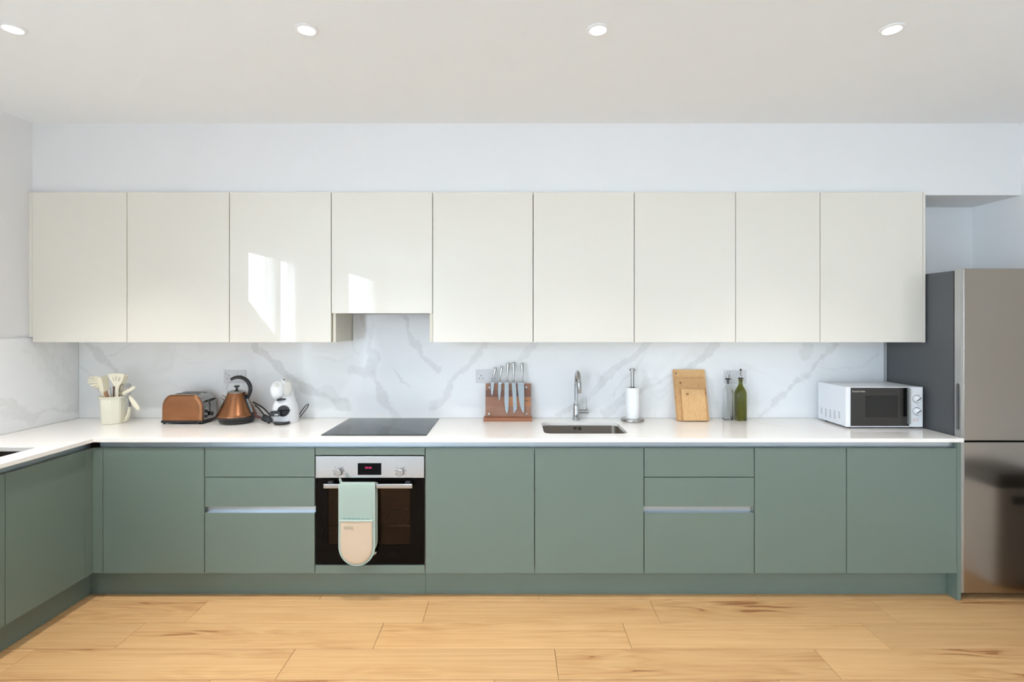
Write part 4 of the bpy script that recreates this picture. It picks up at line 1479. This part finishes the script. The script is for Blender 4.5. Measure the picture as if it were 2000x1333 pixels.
for c in range(5):
    yc = 3.352 - c * 0.045
    for r in range(5):
        zc = mz0 + 0.030 + r * 0.0105 + c * 0.001
        if c in (0, 4) and r == 0:
            continue
        pts_ = [(yc - 0.010, zc - 0.002), (yc - 0.006, zc - 0.003), (yc + 0.010, zc + 0.002), (yc + 0.006, zc + 0.003)]
        vs.prism(pts_, 'x', mx0 + 0.0032, mx0 + 0.0042)
vo = vs.build('vent_slots', M['black_gap'], mw)
vo['kind'] = 'stuff'
for xx in (mx0 + 0.04, mx1 - 0.04):
    for yy in (mY0 + 0.04, mY1 - 0.04):
        MB().lathe([(0, 0.0003), (0.012, 0.0003), (0.014, 0.003), (0.014, mz0 + 0.002 - WT)], (xx, yy, WT), 18).build('foot', M['black'], mw)

# ================================================================== UTENSIL POT AND UTENSILS
pc = Vector((PX(221, 3.285), 3.285, WT))
pot = thing('utensil_pot', 'cream eight-sided ceramic utensil pot in the left corner', 'utensil pot', pc)
def octa(r, z, n=8, sub=3, a0=22.5):
    """octagon with softened corners"""
    pts = []
    for k in range(n):
        a = R(a0 + 360 / n * k)
        for j in (-1, 0, 1):
            rr_ = r * (1 - 0.012 * abs(j) * 0 - (0.018 if j == 0 else 0.0))
            aa = a + R(4.5) * j
            pts.append((pc.x + rr_ * math.cos(aa), pc.y + rr_ * math.sin(aa), pc.z + z))
    return pts
PH = PZ(777, 3.205) - WT
MB().loft([octa(0.060, 0.0004), octa(0.0635, 0.004), octa(0.071, PH - 0.014), octa(0.081, PH - 0.004), octa(0.081, PH), octa(0.0775, PH), octa(0.067, PH - 0.014), octa(0.058, 0.008)]) \
    .build('pot_body', M['pot'], pot, ang=28)
UG = 'cream utensils in the corner pot'
pot_in = Vector((pc.x, pc.y, WT + 0.012))


def utensil(name, lab, cat='utensil'):
    return thing(name, lab, cat, (pc.x, pc.y, WT + 0.012), group=UG)


def stick(t, p_top, off, m='wood_handle', r=0.0055, seg=10):
    b = pot_in + Vector((off[0], off[1], 0))
    MB().tube([b, b.lerp(p_top, 0.5), p_top], [r, r, r * 0.9], seg).build('handle', M[m], t)


# pasta server, leaning left
t = utensil('pasta_server', 'cream pasta server with long teeth, leaning left in the pot')
n_ = P(201.5, 774, 3.27)
stick(t, n_, (0.02, -0.01))
h = MB()
h.tube(curve_pts([n_ - Vector((-0.004, 0, 0.012)), P(198.5, 762, 3.265), P(195, 750, 3.26), P(193.2, 741, 3.255), P(193.0, 737, 3.255)], 4), [0.008, 0.009, 0.010, 0.012, 0.014, 0.016, 0.017, 0.018, 0.018, 0.018, 0.018, 0.018, 0.017, 0.016, 0.013, 0.010, 0.006], 14, flat=0.4)
h.build('neck', M['silicone'], t)
for yy, xe, dy in ((738, 174, 0.0), (742.5, 170.5, 1), (747.5, 171, 1.5), (752.5, 175.5, 2.5), (757, 183, 3.2)):
    MB().tube(curve_pts([P(194, yy, 3.262), P((194 + xe) / 2, yy - 0.6 + dy * 0.3, 3.245), P(xe, yy + dy * 0.5, 3.22)], 5), [0.0075] * 5 + [0.0065] * 3 + [0.005] * 2 + [0.0035], 10).build('tooth', M['silicone'], t)
# tall flat spatula behind
t = utensil('spatula', 'tall pale cream spatula standing upright at the back of the pot')
stick(t, P(207.5, 764, 3.31), (0.01, 0.02))
MB().prism([(PX(a, 3.32), PZ(b, 3.32)) for a, b in ((206.0, 766), (203, 764), (199.5, 758), (197.5, 742), (199.5, 735), (206, 733), (211, 737), (213, 748), (212.5, 759), (211, 764), (209, 766))], 'y', 3.317, 3.323, 0.002).build('blade', M['silicone'], t)
# slotted turner
t = utensil('slotted_turner', 'cream slotted turner with fanned head, in the middle of the pot')
stick(t, P(228, 776, 3.27), (0.0, -0.005))
Yt = 3.262
ol = [(PX(a, Yt), PZ(b, Yt)) for a, b in ((226.3, 779), (226.0, 764), (224.5, 756), (219.5, 748.5), (214, 740), (210.8, 732.5), (215, 730.8), (226, 729.6), (236, 730.0), (242.5, 731.5), (241.0, 740), (237, 748), (232.5, 755), (230.8, 763), (230.5, 779))]
def slot(x0, y0, x1, y1, w):
    d = Vector((x1 - x0, y1 - y0)).normalized()
    n2 = Vector((-d.y, d.x)) * w
    return [(PX(a, Yt), PZ(b, Yt)) for a, b in ((x0 + n2.x, y0 + n2.y), (x1 + n2.x, y1 + n2.y), (x1 - n2.x, y1 - n2.y), (x0 - n2.x, y0 - n2.y))]
MB().holed(ol, [slot(220.2, 738, 222.6, 745, 1.0), slot(226.5, 735.5, 226.9, 744.5, 1.0), slot(233.6, 737, 232.0, 745, 1.0)], 'y', Yt, Yt + 0.006).build('head', M['silicone'], t, smooth=False)
# second turner seen nearly edge on
t = utensil('turner', 'thin cream turner edge just right of the slotted turner')
stick(t, P(235.5, 772, 3.30), (-0.01, 0.015))
MB().tube([P(235, 774, 3.30), P(238, 760, 3.30), P(242.5, 745, 3.295), P(245, 734, 3.29)], [0.006, 0.008, 0.010, 0.009], 10, flat=2.2).build('head', M['silicone'], t)
# slotted spoon
t = utensil('slotted_spoon', 'grey beige oval spoon between the turners in the pot')
stick(t, P(232.5, 772, 3.285), (-0.015, 0.0))
b = MB().ball((0, 0, 0), (0.015, 0.0055, 0.029), 20, 12)
b.xf(Matrix.Translation(P(236.5, 758, 3.28)) @ Matrix.Rotation(R(16), 4, 'Y'))
b.build('bowl', mat('warm_grey_plastic', (170, 162, 146), 0.45), t)
for nm, lab, p0, off, mm in (('wooden_spoon', 'thin brown wooden utensil handle left of the slotted turner neck', P(222.5, 757.5, 3.275), (0.004, -0.012), 'wood_dark'),
                             ('wooden_fork', 'short brown wooden stick at the left rim of the pot', P(205.0, 768.5, 3.262), (0.012, -0.02), 'wood_handle'),
                             ('steel_skewer', 'slim steel skewer between spatula and turner in the pot', P(215.5, 757.0, 3.29), (0.006, 0.0), 'satin_chrome')):
    t = utensil(nm, lab)
    stick(t, p0, off, mm, 0.0052 if mm != 'satin_chrome' else 0.0026)
    if mm != 'satin_chrome':
        MB().ball(p0, (0.0062, 0.0062, 0.009), 14, 8).build('tip', M[mm], t)
# steel strainer-like tool with round holes
t = utensil('slotted_tool', 'small steel tool with round openings at the right of the pot')
stick(t, P(241, 768, 3.27), (-0.02, -0.012), 'satin_chrome', 0.0035)
yy = 3.262
def circ(cx, cy, r, n=14):
    return [(PX(cx, yy) + r * math.cos(2 * math.pi * k / n), PZ(cy, yy) + r * math.sin(2 * math.pi * k / n)) for k in range(n)]
hd = MB()
ell = [(PX(249.2, yy) + 0.0215 * math.cos(2 * math.pi * k / 24), PZ(754, yy) + 0.0155 * math.sin(2 * math.pi * k / 24)) for k in range(24)]
hd.holed(ell, [circ(245.6, 755, 0.0042), circ(250.0, 752.6, 0.0042), circ(252.0, 756.2, 0.0036), circ(248.4, 757.4, 0.003)], 'y', yy, yy + 0.004)
hd.tube([P(240.5, 769, yy + 0.002), P(245, 759, yy + 0.002)], 0.0035, 8)
hd.build('head', M['satin_chrome'], t)
# peeler lying across the rim
t = utensil('peeler', 'cream handled peeler lying across the right rim of the pot')
MB().tube(curve_pts([P(239.8, 769, 3.235), P(246, 766, 3.23), P(255, 761.5, 3.225), P(263.5, 756.5, 3.22)], 5), [0.006] + [0.0085] * 6 + [0.0095] * 6 + [0.0085] * 2 + [0.005], 12, flat=0.7).build('handle', M['silicone'], t)
MB().prism([(PX(a, 3.24), PZ(b, 3.24)) for a, b in ((238, 773.5), (246, 772.8), (252, 768), (255.5, 767.6), (256, 770.5), (252, 774.3), (246, 776))], 'y', 3.238, 3.241, 0.0006).build('blade', M['satin_chrome'], t)
# small spatula hanging outside
t = utensil('small_spatula', 'small cream spatula hanging outside the right of the pot')
MB().prism([(PX(a, 3.25), PZ(b, 3.25)) for a, b in ((250.5, 773.5), (254, 772.5), (258, 777), (266.5, 786), (272.5, 796), (272, 801.5), (268.5, 801.5), (261, 794), (255, 785.5), (251.5, 778.5))], 'y', 3.247, 3.254, 0.0025).build('blade', M['silicone'], t)
MB().tube([P(240, 771, 3.262), P(247, 771.5, 3.256), P(252.5, 775, 3.251)], [0.004, 0.0045, 0.005], 10).build('handle', M['silicone'], t)
# tongs hooked over the rim
t = utensil('tongs', 'steel and cream tongs hanging down the right side of the pot', 'tongs')
for dxp, dY in ((0, 0), (3.2, 0.03)):
    MB().tube(curve_pts([P(245.8 + dxp, 772, 3.27 + dY), P(249.5 + dxp, 776, 3.268 + dY), P(251.5 + dxp * 0.9, 786, 3.268 + dY), P(252 + dxp * 0.6, 796, 3.268 + dY)], 4), 0.0042, 8, flat=1.6).build('arm', M['satin_chrome'], t)
    MB().tube(curve_pts([P(252 + dxp * 0.6, 795, 3.268 + dY), P(252.4 + dxp * 0.4, 803, 3.266 + dY), P(248.8 + dxp * 0.5, 814, 3.264 + dY), P(243.8 + dxp * 0.8, 823.4, 3.262 + dY)], 5), [0.004] * 3 + [0.006] * 6 + [0.0075] * 4 + [0.005] * 3, 10, flat=1.8).build('grip_tip', M['silicone'], t)

# ================================================================== TOASTER
tY0, tY1 = 3.246, 3.402
tX0, tX1 = PX(316.3, tY0), PX(396.2, tY0)
tz0, tz1 = PZ(821.5, tY0), PZ(771.6, tY0)
to = thing('toaster', 'copper fronted toaster with chrome sides and black base', 'toaster', ((tX0 + tX1) / 2, 3.324, WT))
def dome(d, z0):
    pts = []
    rx, rz = 0.060 - d, 0.085 - d
    x0, x1, z1 = tX0 + d, tX1 - d, tz1 - d
    for k in range(13):
        a = R(90 * k / 12)
        pts.append((x1 - rx + rx * math.cos(a), z1 - rz + rz * math.sin(a)))
    for k in range(13):
        a = R(90 + 90 * k / 12)
        pts.append((x0 + rx + rx * math.cos(a), z1 - rz + rz * math.sin(a)))
    return pts + [(x0 - 0.0005, z0), (x1 + 0.0005, z0)]
MB().prism(dome(0, tz0 - 0.002), 'y', tY0 + 0.004, tY1 - 0.004, 0.002).build('body', M['satin_chrome'], to)
cpm = MB()
def dring(d, y):
    return [(p[0], y, p[1]) for p in dome(d, tz0 - 0.001 + d * 0)]
cpm.loft([dring(0.0005, tY0 + 0.0038), dring(0.0012, tY0 + 0.001), dring(0.004, tY0 - 0.002), dring(0.012, tY0 - 0.005), dring(0.026, tY0 - 0.0065), dring(0.05, tY0 - 0.007)])
cpm.build('front_panel', M['copper'], to, ang=70)
cpm = MB()
cpm.loft([dring(0.0005, tY1 - 0.0038), dring(0.0012, tY1 - 0.001), dring(0.012, tY1 + 0.002)])
cpm.build('rear_panel', M['copper'], to, ang=70)
MB().prism([(p[0], p[1]) for p in rrect(tX0 - 0.006, tX1 + 0.006, tY0 - 0.009, tY1 + 0.004, 0.012, 5)], 'z', WT + 0.009, tz0 - 0.0022, 0.002).build('base', M['black'], to)
for xx in (tX0 + 0.012, tX1 - 0.03):
    for yy in (tY0 + 0.004, tY1 - 0.02):
        MB().cyl((xx, yy, WT + 0.0004), (xx, yy, WT + 0.010), 0.0075, seg=14).build('foot', M['black'], to)
for yy in (3.290, 3.358):
    MB().prism(rrect(tX0 + 0.062, tX1 - 0.045, yy - 0.017, yy + 0.017, 0.006, 4), 'z', tz1 - 0.001, tz1 + 0.0022, 0.0008).build('slot_rim', M['satin_chrome'], to)
    MB().box(tX0 + 0.068, tX1 - 0.051, yy - 0.0125, yy + 0.0125, tz1 + 0.0015, tz1 + 0.003).build('bread_slot', M['black_gap'], to)
xs = tX1 + 0.0002
MB().box(xs, xs + 0.0012, 3.319, 3.3235, WT + 0.045, WT + 0.142).build('lever_track', M['black_gap'], to)
MB().prism([(3.287, WT + 0.138), (3.300, WT + 0.146), (3.318, WT + 0.150), (3.350, WT + 0.150), (3.366, WT + 0.143), (3.350, WT + 0.139), (3.322, WT + 0.136), (3.30, WT + 0.1345)], 'x', xs, xs + 0.016, 0.002).build('lever', M['black'], to)
MB().ball((xs + 0.010, 3.322, WT + 0.054), (0.012, 0.0125, 0.014), 16, 10).build('browning_knob', M['black'], to)
for zz, mm in ((0.093, 'chrome'), (0.075, 'black'), (0.058, 'chrome'), (0.042, 'black')):
    MB().lathe([(0.0, 0.0), (0.0078, 0.0), (0.0078, 0.006), (0.006, 0.008), (0.0, 0.008)], (xs, 3.279, WT + zz), 16, 'x').build('push_button', M[mm], to)

# ================================================================== KETTLE
kc = Vector((PX(462.5, 3.305), 3.305, WT))
ke = thing('kettle', 'copper pyramid kettle with black arched handle, right of the toaster', 'kettle', kc)
MB().lathe([(0.0, 0.0004), (0.090, 0.0004), (0.094, 0.003), (0.104, 0.020), (0.104, 0.0225), (0.0, 0.023)], kc, 56).build('power_base', M['black'], ke)
MB().lathe([(0.0, 0.0235), (0.104, 0.0235), (0.107, 0.026), (0.1145, 0.041), (0.1145, 0.0445), (0.0, 0.0445)], kc, 56).build('lower_ring', M['black'], ke)
zk1 = PZ(768.5, 3.27) - WT
MB().lathe([(0.112, 0.0446), (0.1165, 0.0450), (0.1168, 0.049), (0.111, 0.060), (0.0865, 0.110), (0.0655, 0.1555), (0.0555, zk1 - 0.004), (0.0540, zk1), (0.0, zk1 + 0.001)], kc, 64).build('copper_body', M['copper'], ke, ang=50)
MB().lathe([(0.0, zk1 + 0.0012), (0.0525, zk1 + 0.0012), (0.0525, zk1 + 0.004), (0.046, zk1 + 0.010), (0.030, zk1 + 0.016), (0.012, zk1 + 0.0185), (0.0, zk1 + 0.019)], kc, 48).build('lid', M['satin_chrome'], ke)
MB().lathe([(0.0, zk1 + 0.018), (0.0085, zk1 + 0.0185), (0.006, zk1 + 0.022), (0.006, zk1 + 0.031), (0.0155, zk1 + 0.035), (0.0165, zk1 + 0.040), (0.014, zk1 + 0.0445), (0.0, zk1 + 0.046)], kc, 30).build('lid_knob', M['black'], ke)
Yk = kc.y - 0.002
arc = [P(451.5, 741.5, Yk), P(459, 738.2, Yk), P(468, 737.3, Yk), P(477, 740.0, Yk), P(484.5, 746.5, Yk), P(488.6, 756, Yk), P(488.3, 766, Yk), P(484.0, 776.5, Yk), P(481.5, 781, Yk)]
ap = curve_pts(arc, 6)
MB().tube(ap, [0.0095 + 0.0025 * math.sin(math.pi * k / (len(ap) - 1)) for k in range(len(ap))], 16).build('handle', M['black'], ke)
MB().tube(curve_pts([P(453, 742.5, Yk), P(446.5, 749.0, Yk), P(443.2, 758, Yk), P(444.2, 766.5, Yk), P(449.0, 772.5, Yk)], 6), 0.0028, 10).build('handle_wire', M['chrome'], ke)
sp = MB()
b0, b1 = P(450, 784, Yk), P(433.5, 774.5, Yk)
ax = (b1 - b0).normalized()
wv = Vector((0, 1, 0))
up = ax.cross(wv).normalized()
if up.z < 0:
    up = -up
def spring(c, w, hu, hd_):
    pts = []
    for k in range(16):
        a = 2 * math.pi * k / 16
        s_ = math.sin(a)
        pts.append(c + wv * w * math.cos(a) + up * (hu if s_ > 0 else hd_) * s_)
    return pts
sp.loft([spring(b0, 0.022, 0.012, 0.034), spring(b0.lerp(b1, 0.45), 0.017, 0.012, 0.020), spring(b1, 0.012, 0.011, 0.008)])
sp.build('spout', M['chrome'], ke)
# strap with water window on the right flank, turned a little to the viewer
for w_, out_, nm, mm, za, zb_ in ((0.0125, 0.006, 'flank_strap', 'black', 0.045, 0.176), (0.0075, 0.0085, 'water_window', 'water_window', 0.070, 0.150)):
    an = R(-12)
    def rad(z):
        return 0.1185 + (0.0545 - 0.1185) * (z - 0.045) / (zk1 - 0.045)
    rings = []
    for z in np.linspace(za, zb_, 8):
        r_ = rad(z)
        c = Vector((math.cos(an), math.sin(an), 0))
        tn = Vector((-math.sin(an), math.cos(an), 0))
        o = kc + c * (r_ - 0.004) + Vector((0, 0, z))
        rings.append([o - tn * w_, o - tn * w_ * 0.9 + c * out_, o + tn * w_ * 0.9 + c * out_, o + tn * w_])
    MB().loft(rings).build(nm, M[mm], ke)
MB().tube([P(498, 812, 3.27), P(503, 814.2, 3.265), P(508.5, 816, 3.26)], [0.0085, 0.0085, 0.006], 12, flat=1.2).build('switch', M['dark_red'], ke)

# ================================================================== COFFEE MACHINE
cm_ = Vector((PX(557.5, 3.34), 3.34, WT))
co = thing('coffee_machine', 'small white rounded pod coffee machine between kettle and hob', 'coffee machine', cm_)
Yc = 3.335
def crow(l, r, py, ry, yo=0.0):
    z = max(PZ(py, Yc), WT + 0.0006)
    x0, x1 = PX(l, Yc), PX(r, Yc)
    cx, rx = (x0 + x1) / 2, (x1 - x0) / 2
    return [(cx + rx * math.copysign(abs(math.cos(a)) ** 0.85, math.cos(a)), Yc + yo + ry * math.copysign(abs(math.sin(a)) ** 0.85, math.sin(a)), z)
            for a in [2 * math.pi * k / 40 for k in range(40)]]
body = MB().loft([crow(536, 580, 828, 0.066), crow(534.6, 582.2, 825.5, 0.072), crow(533.6, 582.4, 818, 0.075), crow(533.4, 581.4, 803, 0.074), crow(535.2, 579.0, 791, 0.068),
                  crow(538.4, 576.2, 783.5, 0.060), crow(543, 573.4, 776, 0.053, 0.004), crow(545.5, 571.3, 766, 0.050, 0.006), crow(546, 570, 756, 0.048, 0.006), crow(546.5, 567.3, 748, 0.044, 0.005),
                  crow(548.5, 563.8, 742, 0.036, 0.003), crow(551.5, 559.5, 738.6, 0.022, 0.002), crow(554.2, 556.6, 737.6, 0.008)])
body.build('body', M['white_plastic'], co, ang=80)
hc = P(543.6, 763, Yc - 0.035)
MB().ball(hc, (0.0475, 0.050, 0.0590), 36, 24).build('head', M['white_plastic'], co, ang=80)
d = MB().ball((0, 0, 0), (0.0265, 0.010, 0.050), 28, 16)
d.xf(Matrix.Translation(P(561.5, 760.5, Yc - 0.046)) @ Matrix.Rotation(R(8), 4, 'Y') @ Matrix.Rotation(R(14), 4, 'Z'))
d.build('side_cover', M['grey_plastic'], co, ang=80)
MB().ball(P(554.6, 742.2, Yc - 0.030), (0.0045, 0.004, 0.0045), 14, 8).build('indicator', M['black'], co)
MB().lathe([(0.0, 0.0), (0.0125, 0.0), (0.0135, 0.002), (0.0115, 0.003), (0.0, 0.0032)], P(540, 753, Yc - 0.079), 22, 'y').build('brew_button', M['grey_plastic'], co)
d = MB().ball((0, 0, 0), (0.031, 0.020, 0.0068), 24, 10)
d.xf(Matrix.Translation(P(549.2, 781.0, Yc - 0.058)) @ Matrix.Rotation(R(-9), 4, 'Y'))
d.build('outlet', M['black'], co)
MB().lathe([(0.0, -0.016), (0.028, -0.016), (0.034, -0.011), (0.035, 0.0), (0.035, 0.016)], P(553.6, 803.2, Yc - 0.068), 34, 'y').build('capsule_holder', M['black'], co)
hl = MB().prism(rrect(PX(528.6, 3.25), PX(549, 3.25), PZ(813.2, 3.25), PZ(803.2, 3.25), 0.010, 5), 'y', 3.238, 3.262, 0.004)
hl_o = hl.build('holder_handle', M['black'], co)
MB().prism(rrect(PX(536.2, 3.24), PX(543.8, 3.24), PZ(811.8, 3.24), PZ(809.2, 3.24), 0.001, 3), 'y', 3.2368, 3.2379).build('handle_plate', M['satin_chrome'], hl_o)
MB().box(PX(546, 3.24), PX(565.2, 3.24), 3.246, 3.256, PZ(802.8, 3.25), PZ(801.0, 3.25), 0.001).build('holder_ridge', M['black_gloss'], co)
dt = P(548.2, 826, 3.232)
MB().lathe([(0.0, 0.0006), (0.044, 0.0006), (0.0465, 0.003), (0.0475, 0.011), (0.0455, 0.0145), (0.041, 0.0125), (0.0, 0.0122)], (dt.x, 3.250, WT), 40).build('drip_tray', M['black'], co)
MB().tube(curve_pts([P(579.5, 819.5, 3.39), P(586, 808, 3.40), P(595, 795.5, 3.405), P(601.5, 790.0, 3.405), P(602.2, 792.5, 3.40), P(597, 800.5, 3.395), P(588, 812, 3.39), P(581.5, 820.0, 3.385)], 8), 0.0030, 10).build('power_cord', M['black'], co)

# ================================================================== LOOSE POWER CABLE BY THE KETTLE
pcb = thing('power_cable', 'tangled black power cable and plug between kettle and coffee machine', 'cable', P(520, 823, 3.35))
MB().tube(curve_pts([P(494, 786, 3.40), P(503, 790.5, 3.39), P(513, 796.5, 3.37), P(522, 805, 3.345), P(529, 813, 3.325)], 6), 0.0045, 10).build('cord', M['black'], pcb)
MB().tube(curve_pts([P(498, 792, 3.40), P(506, 799, 3.385), P(513, 807.5, 3.36), P(519, 815, 3.33)], 6), 0.0038, 10).build('cord', M['black'], pcb)
d = MB().box(-0.021, 0.021, -0.014, 0.014, -0.020, 0.020, 0.008, 3)
d.xf(Matrix.Translation((PX(518.5, 3.32), 3.318, WT + 0.0235)) @ Matrix.Rotation(R(28), 4, 'Y'))
d.build('plug', M['black'], pcb)
d = MB().box(-0.0165, 0.0165, -0.012, 0.012, -0.021, 0.021, 0.007, 3)
d.xf(Matrix.Translation((PX(526.5, 3.27), 3.262, WT + 0.0245)) @ Matrix.Rotation(R(-30), 4, 'Y'))
d.build('plug', M['black'], pcb)
